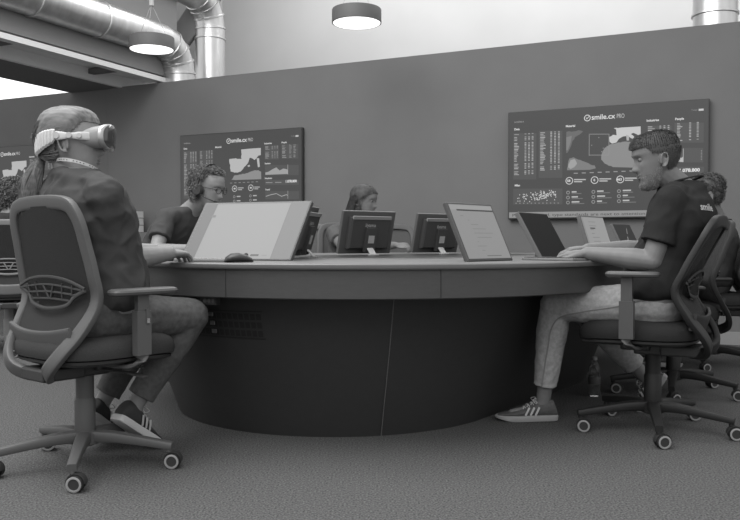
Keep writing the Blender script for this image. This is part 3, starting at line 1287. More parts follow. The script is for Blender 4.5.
def add_shoe(parent, off, M, upper, sole, stripes=None, L=1.0, laces=True):
    """M: frame at the ankle; the sole lies .085 below it when flat; x towards the toe"""
    prof = [(-.060, .020, .030), (-.050, .031, .045), (-.02, .036, .05), (.03, .038, .05), (.08, .044, .05), (.13, .048, .045), (.17, .044, .035), (.20, .030, .02), (.212, .012, .01)]

    def P(x, y, z):
        return M @ (V(x * L, y, z))
    a = Acc()
    rs = []
    outl = [(x, w) for x, w, h in prof]
    full = [(x, w) for x, w in outl] + [(x, -w) for x, w in reversed(outl)]
    full = catmull([V(x, y, 0) for x, y in full], 3, closed=True)
    for z, k in ((-.088, .96), (-.085, 1.0), (-.066, 1.02), (-.062, .98)):
        rs.append([P(.07 + (p.x - .07) * k, p.y * k, z + (.012 if p.x > .15 and z < -.08 else 0) * (p.x - .15) / .06) for p in full])
    a.rings(rs)
    sh = Acc()
    H = [(-.058, .022, -.035, .0), (-.045, .030, .0, -.0), (-.02, .033, .010, 0), (.01, .034, .008, 0), (.035, .035, -.004, 0), (.06, .037, -.018, 0), (.09, .041, -.032, 0),
         (.12, .044, -.042, 0), (.15, .043, -.048, 0), (.18, .036, -.054, 0), (.203, .020, -.060, 0)]
    rings = []
    for x, w, zt, _ in H:
        ring = []
        for j in range(20):
            b = 2 * PI * j / 20
            y = math.cos(b) * w
            zc = (zt - .066) / 2
            hz = (zt + .066) / 2
            zz = zc + math.sin(b) * hz
            yy = y * (1 - .25 * max(0, math.sin(b)) ** 2)
            ring.append(P(x, yy, zz - (.004 if math.sin(b) < -.5 else 0)))
        rings.append(ring)
    sh.rings(rings)
    shoe = build('shoe', sh, upper, parent, off=off)
    build('sole', a, sole, shoe, off=off)
    if stripes:
        for s in (-1, 1):
            for k in range(3):
                c = Acc()
                x0 = .035 + k * .022
                pts = []
                for i in range(6):
                    t = i / 5
                    x = x0 + .018 * (1 - t) - .012
                    z = -.060 + .036 * t
                    w = .0385 + .035 * (x - .02) * .9
                    pts.append(P(x, s * (w * math.sqrt(max(.1, 1 - ((z + .040) / .050) ** 2 * .45)) + .0012), z))
                c.sweep(pts, .009, .004, M.to_3x3() @ V(0, s, 0.2), n=8)
                build('side_stripe', c, stripes, shoe, off=off)
    if laces:
        c = Acc()
        for k in range(5):
            x = .035 + k * .017
            zt = -.004 - (x - .035) * .52 + .004
            for sg in (-1, 1):
                pts = [P(x + sg * .006, -.020, zt - .008), P(x, 0, zt + .002), P(x - sg * .006, .020, zt - .008)]
                c.sweep(catmull(pts, 3), .005, .003, (0, 0, 1), n=6)
        for s in (-1, 1):
            c.sweep(catmull([P(.03, 0, 0), P(.035, s * .015, .012), P(.05, s * .03, .004), P(.035, s * .028, -.01), P(.03, 0, -.001)], 4), .004, .003, (0, 0, 1), n=6)
        build('laces', c, stripes or upper, shoe, off=off)
    return shoe


def loft_torso(acc, P, C, N, f, k=1.0, inf=0.0, belly=0.0, neck_r=.058, low=-.06, fit=1.0):
    """pelvis P, chest C, neck base N, facing f; elliptical sections"""
    s = V(-f.y, f.x, 0)
    i_ = inf
    P, C, N = Vector(P), Vector(C), Vector(N)
    ax = (C - P)
    fw = f

    def rg(c, a, b):
        return (c, s * (a * k + i_), fw * (b * k + i_))
    rs = [rg(P + V(0, 0, low), .150, .105), rg(P + V(0, 0, low * .5), .172, .125), rg(P + V(0, 0, .0), .176, .130),
          rg(P + ax * .25 + f * belly * .5, .165 * fit, .120 + belly * .6), rg(P + ax * .5 + f * belly * .6, .155 * fit, .115 + belly * .6), rg(P + ax * .75 + f * belly * .3, .165, .118 + belly * .2),
          rg(C, .175, .122)]
    d = N - C
    rs += [rg(C + d * .35, .178, .115), rg(C + d * .62, .165, .100), rg(C + d * .82, .125, .080), rg(N - d * .04, neck_r + .018, neck_r + .018), rg(N + d * .06, neck_r, neck_r)]
    acc.loft(rs, 32)


def person(name, label, sp):
    """sp holds world joint positions; builds body, shirt, trousers, shoes"""
    base = Vector((sp['P'][0], sp['P'][1], 0))
    t = thing(name, label, 'person', base)
    f = Vector(sp['f'] + (0,)).normalized()
    P, C, N, H = [Vector(sp[k]) for k in 'PCNH']
    M = head_mat(H, *sp['hrot'])
    vx = sp.get('vx', .005)
    hs = sp.get('hs', 1.0)
    tk = sp.get('tk', 1.0)
    ar = sp.get('ar', 1.0)
    a = Acc()
    add_head(a, M, hs)
    nr = sp.get('nr', .056)
    a.limb([(M @ V(-.012, 0, -.055), nr), (M @ V(-.02, 0, -.085) * .5 + N * .5, nr * 1.0), (N + V(0, 0, -.03), nr * 1.15)])
    loft_torso(a, P, C, N, f, tk, -.006, sp.get('belly', 0), nr)
    for s in 'LR':
        sh, el, wr = [Vector(sp[q + s]) for q in ('sh', 'el', 'wr')]
        a.limb([(N * .35 + sh * .65 + V(0, 0, -.02), .05 * ar), (sh, .052 * ar), (sh * .6 + el * .4, .046 * ar), (el, .038 * ar)])
        a.limb([(el, .039 * ar), (el * .72 + wr * .28, .042 * ar), (el * .35 + wr * .65, .033 * ar), (wr, .0255 * ar)])
        hd = sp['hand' + s]
        add_hand(a, wr, hd[0], hd[1], hd[2], *hd[3:])
        hp, kn, an = [Vector(sp[q + s]) for q in ('hp', 'kn', 'an')]
        a.limb([(hp, .075), (hp * .5 + kn * .5, .064), (kn, .05)])
        a.limb([(kn, .048), (kn * .7 + an * .3, .05), (kn * .3 + an * .7, .037), (an, .031)])
        Mf = foot_frame(an, sp['toe' + s][0], sp['toe' + s][1])
        a.limb([(an, .032), (Mf @ V(.02, 0, -.04), .028), (Mf @ V(.14, 0, -.055), .018)])
        a.cap(Mf @ V(-.025, 0, -.045), Mf @ V(0, 0, -.045), .025, .025)
    body = build('body', a, sp['skin'], t, remesh=vx, relax=2, off=base)
    # shirt
    a = Acc()
    inf = sp.get('inf', .012)
    loft_torso(a, P + V(0, 0, sp.get('shirt_up', 0)), C, N, f, tk, inf, sp.get('belly', 0), nr + .004, low=sp.get('shirt_low', -.035), fit=sp.get('fit', 1.05))
    for s in 'LR':
        sh, el, wr = [Vector(sp[q + s]) for q in ('sh', 'el', 'wr')]
        tt = sp.get('sleeve', .62)
        hem = sh + (el - sh) * min(1, tt)
        sw = sp.get('sw', 1.0)
        a.limb([(N * .7 + sh * .3 + V(0, 0, -.022), .045), (N * .35 + sh * .65 + V(0, 0, -.006), .058 * ar), (sh, .060 * ar)])
        dd = (hem - sh)
        u = dd.orthogonal().normalized()
        w = dd.normalized().cross(u)
        a.cap(sh, sh + dd * .3, .060 * ar, .060 * ar)
        rr = []
        for i, rr_ in ((0, .058), (.4, .061), (.8, .064), (1.0, .066)):
            rr.append((sh + dd * i, u * rr_ * ar * sw, w * rr_ * ar * sw))
        a.loft(rr, 24)
        if tt > 1:
            a.limb([(hem, .052), (el * .5 + wr * .5, .045), (el * .1 + wr * .9, .038)])
        if tt <= 1:
            pass
    build('shirt', a, sp['shirt'], t, remesh=vx * 1.15, relax=sp.get('srel', 6), wr=wrinkle(sp.get('wa', .006), 14, (1, 1, .8), len(label)), off=base)
    a = Acc()
    loft_torso(a, P, P + V(0, 0, .06), P + V(0, 0, .085), f, tk * .985, .002, 0, .10, low=-.075)
    s_ = V(-f.y, f.x, 0)
    for s in 'LR':
        hp, kn, an = [Vector(sp[q + s]) for q in ('hp', 'kn', 'an')]
        lr = sp.get('lr', 1.0)
        a.limb([(hp, .088 * lr), (hp * .5 + kn * .5, .078 * lr), (kn, .063 * lr)])
        sd = (an - kn)
        he = kn + sd * sp.get('jl', .88)
        w_ = sd.cross(V(s_.x, s_.y, .01)).normalized()
        u_ = sd.normalized().cross(w_)
        a.loft([(kn, u_ * .058 * lr, w_ * .06 * lr), (kn + sd * .25, u_ * .060 * lr, w_ * .064 * lr), (kn + sd * .55, u_ * .054 * lr, w_ * .056 * lr),
                (he - sd * .04, u_ * .046 * lr, w_ * .048 * lr), (he, u_ * .048 * lr, w_ * .05 * lr)], 24)
    build('trousers', a, sp['pants'], t, remesh=vx * 1.3, relax=3, wr=wrinkle(sp.get('pa', .0035), 15, (1, 1, 1), 3 + len(label)), off=base)
    for s in 'LR':
        Mf = foot_frame(sp['an' + s], sp['toe' + s][0], sp['toe' + s][1])
        add_shoe(t, base, Mf, sp.get('shoe', suede), sp.get('sole', sole_m), sp.get('stripe'), laces=sp.get('laces', False))
    # face details
    for s in (-1, 1):
        a = Acc()
        a.ell(M @ (V(.0735, s * .031, .017) * hs), (.0125 * hs,) * 3, n=14, m=8)
        e = build('eye', a, eye_m, t, off=base)
        a = Acc()
        a.ell(M @ (V(.0825, s * .031, .015) * hs), (.0055 * hs,) * 3, n=12, m=8)
        build('iris', a, iris_m, e, off=base)
        a = Acc()
        a.sweep([M @ (V(.0905 - .020 * q * q, s * (.014 + .032 * q), .0385 + .005 * math.sin(q * PI * .8)) * hs) for q in (0, .25, .5, .75, 1)], .008, .004, M.to_3x3() @ V(1, 0, 0), n=8,
                taper=[.8, 1, 1, .8, .4])
        build('eyebrow', a, sp['hair'], t, off=base)
    a = Acc()
    for zz, h in ((-.0505, .0045), (-.0605, .0055)):
        a.sweep([M @ (V(.0925 + .0035 * math.cos(q * 1.4) - .010 * q * q, .021 * q, zz) * hs) for q in (-1, -.5, 0, .5, 1)], h, .006, M.to_3x3() @ V(1, 0, 0), n=8, taper=[.4, .9, 1, .9, .4])
    build('lips', a, lip_m, t, off=base)
    return t, base, M, hs


# ------------------------------------------------------------------ hair
def strand_mesh(acc, polys, r, n=3):
    for pts in polys:
        N = len(pts)
        rings = []
        for i, p in enumerate(pts):
            tt = (pts[min(i + 1, N - 1)] - pts[max(i - 1, 0)])
            if tt.length < 1e-7:
                tt = V(0, 0, 1)
            tt.normalize()
            u = tt.orthogonal().normalized()
            w = tt.cross(u)
            rr = r * (1.0 if i < N - 1 else .35)
            rings.append([p + (u * math.cos(2 * PI * k / n) + w * math.sin(2 * PI * k / n)) * rr for k in range(n)])
        acc.rings(rings)


def scalp(pred, off_f, NA=72, NZ=60):
    g = head_grid(NA, NZ)
    vs, fs, cen = [], [], []
    for r in g:
        for p in r:
            n_ = (p - V(-.003, 0, .01)).normalized()
            vs.append(p + n_ * off_f(p))
    for i in range(NZ):
        for j in range(NA):
            k = (j + 1) % NA
            q = (i * NA + j, i * NA + k, (i + 1) * NA + k, (i + 1) * NA + j)
            c = (g[i][j] + g[i + 1][k]) / 2
            if pred(c):
                fs.append(q)
                cen.append(c)
    if pred(V(0, 0, .12)):
        fs.append(tuple(range(NA)))
    return vs, fs, cen


def hair(parent, base, M, hs, m, pred, off_f, strandf, n, r, seed=1, name='hair', shell=True, extra=None):
    rnd = random.Random(seed)
    vs, fs, cen = scalp(pred, off_f)
    a = Acc()
    if shell:
        a.add([M @ (v * hs) for v in vs], fs)
    polys = []
    for i in range(n):
        c = rnd.choice(cen)
        c = c + V(rnd.uniform(-1, 1), rnd.uniform(-1, 1), rnd.uniform(-1, 1)) * .0012
        nn = (c - V(-.003, 0, .01)).normalized()
        root = c + nn * (off_f(c) - .002)
        polys.append([M @ (p * hs) for p in strandf(root, nn, rnd)])
    if extra:
        for ps in extra(rnd):
            polys.append([M @ (p * hs) for p in ps])
    strand_mesh(a, polys, r)
    return build(name, a, m, parent, off=base)


def pred_short(c):
    if c.x > .055:
        return c.z > .066
    if c.x > .028:
        return c.z > .066 - (.055 - c.x) * 1.3
    if c.x > -.022:
        return c.z > .026 + max(0, (c.x)) * .3
    return c.z > -.048 - min(0, c.x + .06) * .2


def curly(L, cr, droop=.3, turns=2.2):
    def f(root, nn, rnd):
        l = L * rnd.uniform(.6, 1.2)
        ax = (nn + V(rnd.uniform(-.5, .5), rnd.uniform(-.5, .5), rnd.uniform(-.4, .3))).normalized()
        u = ax.orthogonal().normalized()
        w = ax.cross(u)
        ph = rnd.uniform(0, 6.28)
        out = []
        K = 9
        for i in range(K):
            t = i / (K - 1)
            p = root + ax * l * t + V(0, 0, -droop * l * t * t)
            q = ph + t * turns * 2 * PI
            out.append(p + (u * math.cos(q) + w * math.sin(q)) * cr * min(1, t * 3))
        return out
    return f


# ------------------------------------------------------------------ the woman in the headset
def up_(v=(0, 0, 1)):
    return V(*v)


sp = dict(shirt_up=.045, P=(-.985, 2.925, .545), C=(-1.005, 2.885, .87), N=(-1.04, 2.88, 1.048), H=(-1.070, 2.90, 1.147), hrot=(math.radians(9), math.radians(1), 0), f=(.62, .78),
          shR=(-.90, 2.745, .955), shL=(-1.18, 2.99, .965), elR=(-.895, 2.86, .732), elL=(-1.06, 3.16, .75), wrR=(-.765, 3.07, .757), wrL=(-.90, 3.36, .765),
          handR=(V(.30, .9, -.05), V(0, 0, 1), 1, (14, 26, 22)), handL=(V(.6, .7, -.05), V(0, 0, 1), -1, (18, 25, 20)),
          hpR=(-.965, 2.80, .535), hpL=(-1.13, 2.93, .54), knR=(-.690, 3.11, .515), knL=(-.87, 3.27, .515),
          anR=(-.885, 3.03, .185), anL=(-1.06, 3.18, .165), toeR=((.42, .75), .62), toeL=((.2, .8), .6),
          skin=skin_m, shirt=shirt_w, pants=denim_d, hair=hair_b, vx=.0045, tk=1.12, ar=1.1, srel=4, belly=.02, nr=.055, hs=1.04, sole=sole_w, stripe=stripe, laces=True,
          shoe=mat('dark_trainer', 56, .8), sleeve=.62, sw=1.0, lr=1.08, wa=.011, jl=.9)
w, wb, WM, whs = person('person', 'woman with a ponytail and dark T-shirt seated at the left, wearing a white headset', sp)


def pred_w(c):
    if c.x > .05:
        return c.z > .072
    if c.x > .0:
        return c.z > .072 - (.05 - c.x) * 1.1
    if c.x > -.03:
        return c.z > .018
    return c.z > -.055


PT = V(-.112, 0, -.018)


def pulled(root, nn, rnd):
    K = 8
    out = []
    for i in range(K):
        t = i / (K - 1)
        p = root.lerp(PT, t * .97)
        q = p - V(-.003, 0, .01)
        # push back to an ellipsoid slightly outside the skull
        e = math.sqrt((q.x / .119) ** 2 + (q.y / .093) ** 2 + (q.z / .124) ** 2)
        r0 = root - V(-.003, 0, .01)
        e0 = math.sqrt((r0.x / .119) ** 2 + (r0.y / .093) ** 2 + (r0.z / .124) ** 2)
        tgt = e0 * (1 - t) + 1.0 * t
        if e > 1e-4:
            q = q * (tgt / e)
        out.append(q + V(-.003, 0, .01) + V(0, 0, math.sin(t * PI) * -.004))
    return out


def tail(rnd):
    out = []
    Mi = WM.to_3x3().inverted()
    dn = Mi @ V(0, 0, -1)
    bk = Mi @ V(-.8, -.25, 0)
    sd = Mi @ V(.3, -.9, 0)
    for i in range(1150):
        a_ = rnd.uniform(0, 2 * PI)
        rr = math.sqrt(rnd.random())
        pts = []
        L = rnd.uniform(.13, .205)
        for j in range(9):
            t = j / 8
            rad = (.015 + .038 * math.sin(min(1, t * 1.15) * PI * .6)) * rr
            c = PT + V(.018, 0, -.025) + bk * (.052 * t + .012 * math.sin(t * PI)) + dn * (L * t)
            pts.append(c + (sd * math.cos(a_) + bk * math.sin(a_) * .8) * rad + sd * .005 * math.sin(t * 7 + a_ * 3) + bk * .003 * math.sin(t * 9 + a_ * 5))
        out.append(pts)
    for i in range(260):    # knot above the band
        a_ = rnd.uniform(0, 2 * PI)
        c = V(-.118, 0, .024)
        pts = []
        for j in range(7):
            q = a_ + j * .6
            pts.append(c + V(math.cos(q) * .014, rnd.uniform(-.003, .003) + math.cos(a_ * 7) * .012, math.sin(q) * .016) * (1 - .45 * abs(math.cos(a_ * 7))))
        out.append(pts)
    return out


def off_w(c):
    hl = .072 if c.x > .05 else (.072 - (.05 - c.x) * 1.1 if c.x > 0 else .015)
    return .003 + .010 * max(0, min(1, (c.z - hl) / .035)) if c.x > -.03 else .012


hair(w, wb, WM, whs, hair_b, pred_w, off_w, pulled, 3800, .0011, 3, extra=tail)

# lanyard round her neck
a = Acc()
nk = Vector(sp['N'])
ring = []
for i in range(28):
    q = 2 * PI * i / 28
    ring.append(nk + V(math.cos(q) * .070, math.sin(q) * .070, .018 - .022 * math.cos(q - .9)))
a.sweep(ring, .016, .002, (0, 0, 1), closed=True, n=8)
lan = Acc()
rr = []
for i in range(28):
    q = 2 * PI * i / 28
    d = V(math.cos(q), math.sin(q), 0)
    c = nk + d * .068 + V(0, 0, .020 - .020 * math.cos(q - .9))
    rr.append([c + V(0, 0, -.006) + d * .003, c + V(0, 0, .006), c + V(0, 0, .006) + d * .002, c + V(0, 0, -.006) + d * .005])
lan.rings(rr, closed=True)
lan_o = build('lanyard', lan, mat('lanyard', 165, .6), w, off=wb, smooth=False)
a = Acc()
for i in range(40):
    q = 2 * PI * i / 40
    if i % 5 == 0:
        continue
    d = V(math.cos(q), math.sin(q), 0)
    c = nk + d * .0725 + V(0, 0, .020 - .020 * math.cos(q - .9))
    a.box(c, (.001, .004, .003), Matrix.Rotation(q, 3, 'Z'))
build('lanyard_print', a, mat('lanyard_print', 90, .6), lan_o, off=wb, smooth=False)

# headset
hset = thing('vr_headset', 'white headset with ribbed knit band strapped over the ponytailed woman\'s eyes', 'headset', WM.translation)
hb = WM.translation.copy()
WM = WM @ Matrix.Scale(whs, 4)


def hpath(z, off, a0, a1, n, dz=None):
    """points round the head at height z from angle a0 to a1 (0 = forward)"""
    out = []
    for i in range(n):
        t = i / (n - 1)
        q = math.radians(a0 + (a1 - a0) * t)
        zz = z if dz is None else dz(t)
        xf, xb, w_ = interp(zz, HF) + off, interp(zz, HB) - off, interp(zz, HW) + off
        c, s = math.cos(q), math.sin(q)
        out.append(V((xf + xb) / 2 + (xf - xb) / 2 * c, w_ * math.copysign(abs(s) ** .86, s), zz))
    return out


# knit band round the back
a = Acc()
NB = 90
inner = hpath(0, .016, 105, 255, NB, lambda t: .020 - .030 * math.sin(PI * t))
rings = []
for i, p in enumerate(inner):
    t = i / (NB - 1)
    hgt = .020 + .017 * math.sin(PI * t) ** .6
    nn = V(p.x + .003, p.y, 0).normalized()
    rib = .0034 * (1 if (i // 2) % 2 == 0 else 0)
    rings.append([WM @ (p + nn * rib + V(0, 0, -hgt)), WM @ (p + nn * (.007 + rib) + V(0, 0, -hgt * .8)), WM @ (p + nn * (.009 + rib)), WM @ (p + nn * (.007 + rib) + V(0, 0, hgt * .8)), WM @ (p + nn * rib + V(0, 0, hgt)), WM @ (p + V(0, 0, 0))])
a.rings(rings)
build('knit_band', a, knit_m, hset, off=hb, auto=25)
for s in (-1, 1):
    a = Acc()
    arm = [WM @ (V(p.x, p.y * s, p.z)) for p in hpath(0, .016, 48, 118, 14, lambda t: .024 - .006 * t)]
    a.sweep(arm, .028, .009, WM.to_3x3() @ V(.2, s, 0), e=4, n=12, taper=[1, 1, 1, 1, .9, .75, .7, .75, .9, 1, 1.1, 1.1, 1, .9])
    arm_o = build('side_strap', a, white_p, hset, off=hb)
    for xx, zz, r_ in ((-.030, .020, .013), (.012, .0215, .011), (.044, .022, .009)):
        a = Acc()
        pp = V(xx, s * (interp(.02, HW) * math.sqrt(max(.1, 1 - (xx / .105) ** 2)) + .0205), zz)
        a.cyl(WM @ pp, WM @ (pp + V(0, s * .006, 0)), r_, r_ * .9, n=20)
        build('strap_disc', a, mat('strap_disc', 178, .4), arm_o, off=hb)
# light seal and visor
a = Acc()
rs = []
for x, hw, hh, zc in ((.060, .073, .032, .020), (.090, .076, .039, .024), (.114, .076, .041, .027), (.126, .074, .041, .028)):
    ring = []
    for j in range(40):
        q = 2 * PI * j / 40
        c, s = math.cos(q), math.sin(q)
        y = math.copysign(abs(c) ** .7, c) * hw
        z = math.copysign(abs(s) ** .75, s) * hh * (1 - .25 * (1 if s < 0 else 0) * ga(y, .022))
        ring.append(WM @ V(x - (y / .08) ** 2 * .026, y, zc + z))
    rs.append(ring)
a.rings(rs)
build('light_seal', a, mat('seal_pale', 145, .7), hset, off=hb)
a = Acc()
rs = []
for x, k in ((.124, .95), (.126, .98), (.132, .99), (.138, .97), (.141, .93)):
    ring = []
    for j in range(40):
        q = 2 * PI * j / 40
        c, s = math.cos(q), math.sin(q)
        y = math.copysign(abs(c) ** .7, c) * .080 * k
        z = math.copysign(abs(s) ** .75, s) * .046 * k * (1 - .25 * (1 if s < 0 else 0) * ga(y, .022))
        ring.append(WM @ V(x - (y / .08) ** 2 * .026, y, .028 + z))
    rs.append(ring)
a.rings(rs)
build('visor_frame', a, alu, hset, off=hb)
a = Acc()
rs = []
for x, k in ((.141, .92), (.144, .86), (.147, .68), (.149, .4), (.150, .05)):
    ring = []
    for j in range(40):
        q = 2 * PI * j / 40
        c, s = math.cos(q), math.sin(q)
        y = math.copysign(abs(c) ** .7, c) * .080 * k
        z = math.copysign(abs(s) ** .75, s) * .046 * k * (1 - .25 * (1 if s < 0 else 0) * ga(y, .022))
        ring.append(WM @ V(x - (y / .08) ** 2 * .026, y, .028 + z))
    rs.append(ring)
a.rings(rs)
build('visor_glass', a, glass_d, hset, off=hb)

# ------------------------------------------------------------------ the bearded man in light jeans
sp = dict(shirt_up=.05, P=(1.215, 3.41, .545), C=(1.315, 3.415, .86), N=(1.325, 3.44, 1.045), H=(1.214, 3.43, 1.143), hrot=(math.radians(176), math.radians(11), 0), f=(-.866, .5),
          shL=(1.222, 3.285, .965), shR=(1.40, 3.61, .975), elL=(1.145, 3.275, .722), elR=(1.235, 3.66, .762), wrL=(.92, 3.42, .752), wrR=(.985, 3.65, .766),
          handL=(V(-.8, .5, -.07), V(.0, .0, 1), 1, (16, 28, 22)), handR=(V(-1, .0, -.04), V(0, 0, 1), -1, (22, 30, 24)),
          hpL=(1.17, 3.335, .54), hpR=(1.26, 3.49, .54), knL=(.815, 3.545, .522), knR=(.98, 3.73, .50),
          anL=(.775, 3.60, .092), anR=(1.30, 3.82, .165), toeL=((-1, .05), .02), toeR=((-.9, .3), 1.0),
          skin=skin_t, shirt=shirt_k, pants=denim_l, hair=hair_g, vx=.0045, tk=1.1, ar=1.1, belly=.02, nr=.056, hs=.96, sole=sole_m, stripe=stripe, laces=True,
          shoe=mat('blue_grey_suede', 84, .85, var=.15, vscale=60), sleeve=.70, lr=1.08, wa=.006, jl=.84)
m, mb, MM, mhs = person('person', 'bearded man in a black T-shirt and light jeans seated at the right, typing', sp)


def short_s(L):
    def f(root, nn, rnd):
        l = L * rnd.uniform(.6, 1.2)
        d = (nn * .5 + V(.35 if root.z > .05 else -.1, 0, .25 if root.z > .05 else -.6) + V(rnd.uniform(-.12, .12), rnd.uniform(-.12, .12), rnd.uniform(-.1, .1))).normalized()
        return [root, root + d * l * .5, root + (d + V(.1, 0, -.15)).normalized() * l]
    return f


def off_man(c):
    return .003 + .007 * max(0, min(1, (c.z - .03) / .06))


hair(m, mb, MM, mhs, hair_g, pred_short, off_man, short_s(.010), 8000, .0007, 5)


def pred_beard(c):
    return c.x > .005 and c.z < -.030 - .02 * max(0, (c.x - .02)) / .05 and not (abs(c.y) < .022 and c.x > .08 and -.066 < c.z < -.045) or (c.x > .08 and abs(c.y) < .03 and -.047 < c.z < -.038) or (
        0.0 < c.x < .018 and c.z < .02 and abs(c.y) > .05)


def beard_s(root, nn, rnd):
    d = (nn * .6 + V(.1, 0, -.6) + V(rnd.uniform(-.3, .3), rnd.uniform(-.3, .3), rnd.uniform(-.2, .2))).normalized()
    return [root, root + d * rnd.uniform(.003, .007)]


hair(m, mb, MM, mhs, beard_m, pred_beard, lambda c: .0015, beard_s, 1800, .0009, 6, name='beard', shell=False)
# collar cord and the writing on the back of his shoulder
a = Acc()
nk = Vector(sp['N'])
ring = []
for i in range(28):
    q = 2 * PI * i / 28
    ring.append(nk + V(math.cos(q) * .078, math.sin(q) * .072, .012 + .022 * math.cos(q + .5)))
a.sweep(ring, .02, .008, (0, 0, 1), closed=True, n=10)
build('collar', a, mat('collar_black', 36, .8), m, off=mb)


def surf_text(parent, base, target, txt, size, c, right, normal, m_, bold=.001):
    """lettering laid on the cloth surface by projecting onto the target mesh"""
    right = Vector(right).normalized()
    normal = Vector(normal).normalized()
    up = normal.cross(right)
    vs, fs = text_geo(txt, size, bold=bold)
    a = Acc()
    dg = bpy.context.evaluated_depsgraph_get()
    out = []
    for v in vs:
        o = Vector(c) + right * v.x + up * v.y + normal * .12
        ok, loc, nn, idx = target.ray_cast(o - base, -normal)
        out.append((loc + base if ok else Vector(c) + right * v.x + up * v.y) + normal * .004)
    a.add(out, fs)
    return build('shirt_print', a, m_, parent, off=base, smooth=False)


bpy.context.view_layer.update()
shirt_o = [o for o in m.children if o.name.startswith('shirt')][0]
surf_text(m, mb, shirt_o, 'smile', .040, (1.31, 3.29, .93), (.85, .30, -.05), (.33, -.94, .0), mat('print_white', 165, .6))

# outer seam of his jeans, laid on the cloth
tro = [o for o in m.children if o.name.startswith('trousers')][0]
a = Acc()
pp = []
for x, z in catmull([V(1.27, .600, 0), V(1.16, .580, 0), V(1.02, .535, 0), V(.90, .505, 0), V(.82, .475, 0), V(.785, .42, 0), V(.775, .34, 0), V(.765, .25, 0), V(.757, .16, 0)], 6) and \
        [(q.x, q.y) for q in catmull([V(1.27, .600, 0), V(1.16, .580, 0), V(1.02, .535, 0), V(.90, .505, 0), V(.82, .475, 0), V(.785, .42, 0), V(.775, .34, 0), V(.765, .25, 0), V(.757, .16, 0)], 6)]:
    ok, loc, nn, idx = tro.ray_cast(V(x, 2.9, z) - mb, V(0, 1, 0))
    if ok:
        pp.append(loc + mb + V(0, -.0005, 0))
if len(pp) > 3:
    a.sweep(pp, .006, .004, (0, -1, 0), n=8)
    build('denim_seam', a, denim_s, m, off=mb)

# ------------------------------------------------------------------ people further back
def seated(P2, face, head_fwd, head_z, yaw, pitch, **k):
    """joints of a person sitting upright at P2 facing 'face' (radians)"""
    f = V(math.cos(face), math.sin(face), 0)
    s = V(-f.y, f.x, 0)
    P = V(P2[0], P2[1], .545)
    N = P + f * head_fwd * .6 + V(0, 0, head_z - .17 - .545)
    C = P.lerp(N, .6)
    H = P + f * head_fwd + V(0, 0, head_z - .545)
    d = dict(P=P, C=C, N=N, H=H, hrot=(yaw, pitch, 0), f=(f.x, f.y), vx=.008, hair=hair_d)
    for q, sg in (('L', 1), ('R', -1)):
        sh = N + s * sg * .16 + V(0, 0, -.075)
        d['sh' + q] = sh
        d['el' + q] = sh + f * .11 + s * sg * .05 + V(0, 0, -.22)
        d['wr' + q] = d['el' + q] + f * .22 - s * sg * .06 + V(0, 0, .77 - d['el' + q].z - .002)
        d['hand' + q] = (f, V(0, 0, 1), -sg, (18, 26, 20))
        hp = P + s * sg * .09
        d['hp' + q] = hp
        d['kn' + q] = hp + f * .36 + s * sg * .03 + V(0, 0, -.045)
        d['an' + q] = d['kn' + q] - f * .12 + V(0, 0, .09 - d['kn' + q].z)
        d['toe' + q] = ((f.x, f.y), 0.0)
    d.update(k)
    return d


# curly haired man with glasses
sp = seated((-1.42, 5.0), math.radians(-38), .36, 1.145, math.radians(-24), math.radians(12), skin=skin_m, shirt=mat('dark_tee', 58, .9), pants=denim_d, vx=.006, ar=1.0)
sp['H'] = (-.965, 4.81, 1.108)
sp['N'] = (-1.10, 4.88, 1.0)
sp['C'] = (-1.20, 4.93, .83)
sp['shR'] = (-1.20, 4.74, .935)
sp['shL'] = (-1.00, 5.03, .935)
sp['elR'] = (-1.22, 4.60, .745)
sp['wrR'] = (-1.02, 4.52, .762)
sp['handR'] = (V(.9, -.35, -.05), V(0, 0, 1), 1, (18, 26, 20))
sp['elL'] = (-.92, 5.05, .76)
sp['wrL'] = (-.72, 4.92, .765)
cm, cb, CM, chs = person('person', 'curly haired man with glasses and a microphone headset, seated behind the tilted monitor', sp)


def pred_curly(c):
    if c.x > .055:
        return c.z > .078
    if c.x > .01:
        return c.z > .078 - (.055 - c.x) * 1.2
    return c.z > -.05


def pred_receding(c):
    if c.x > .035:
        return c.z > .098
    if c.x > .0:
        return c.z > .098 - (.035 - c.x) * 2.2
    return c.z > -.05


hair(cm, cb, CM, chs, mat('curly_hair', 104, .6, var=.3, vscale=40), pred_receding, lambda c: .003 + .006 * max(0, min(1, (.075 - c.x) / .05)), curly(.034, .008, .3), 1000, .0018, 8)
a = Acc()
for s in (-1, 1):
    pts = []
    for i in range(20):
        q = 2 * PI * i / 20
        pts.append(CM @ V(.104 - abs(.023 * math.cos(q)) * .0 - (abs(s * .033 + .023 * math.cos(q)) / .06) ** 2 * .008, s * .033 + .023 * math.cos(q), .014 + .019 * math.sin(q)))
    a.sweep(pts, .003, .003, CM.to_3x3() @ V(1, 0, 0), closed=True, n=6)
    a.limb([(CM @ V(.096, s * .056, .018), .0016), (CM @ V(.03, s * .083, .018), .0016), (CM @ V(-.02, s * .085, .012), .0016)], 6)
a.cap(CM @ V(.105, -.010, .018), CM @ V(.105, .010, .018), .0016, n=6)
build('glasses', a, mat('glasses_frame', 45, .3), cm, off=cb)
hs_o = thing('call_headset', 'black call headset with mouth microphone on the curly haired man', 'headset', CM.translation)
a = Acc()
arc = []
for i in range(17):
    q = PI * i / 16
    arc.append(CM @ V(.004, .112 * math.cos(q), .004 + .150 * math.sin(q)))
a.sweep(arc, .014, .004, CM.to_3x3() @ V(1, 0, 0), n=8)
build('head_band', a, black_p, hs_o, off=CM.translation)
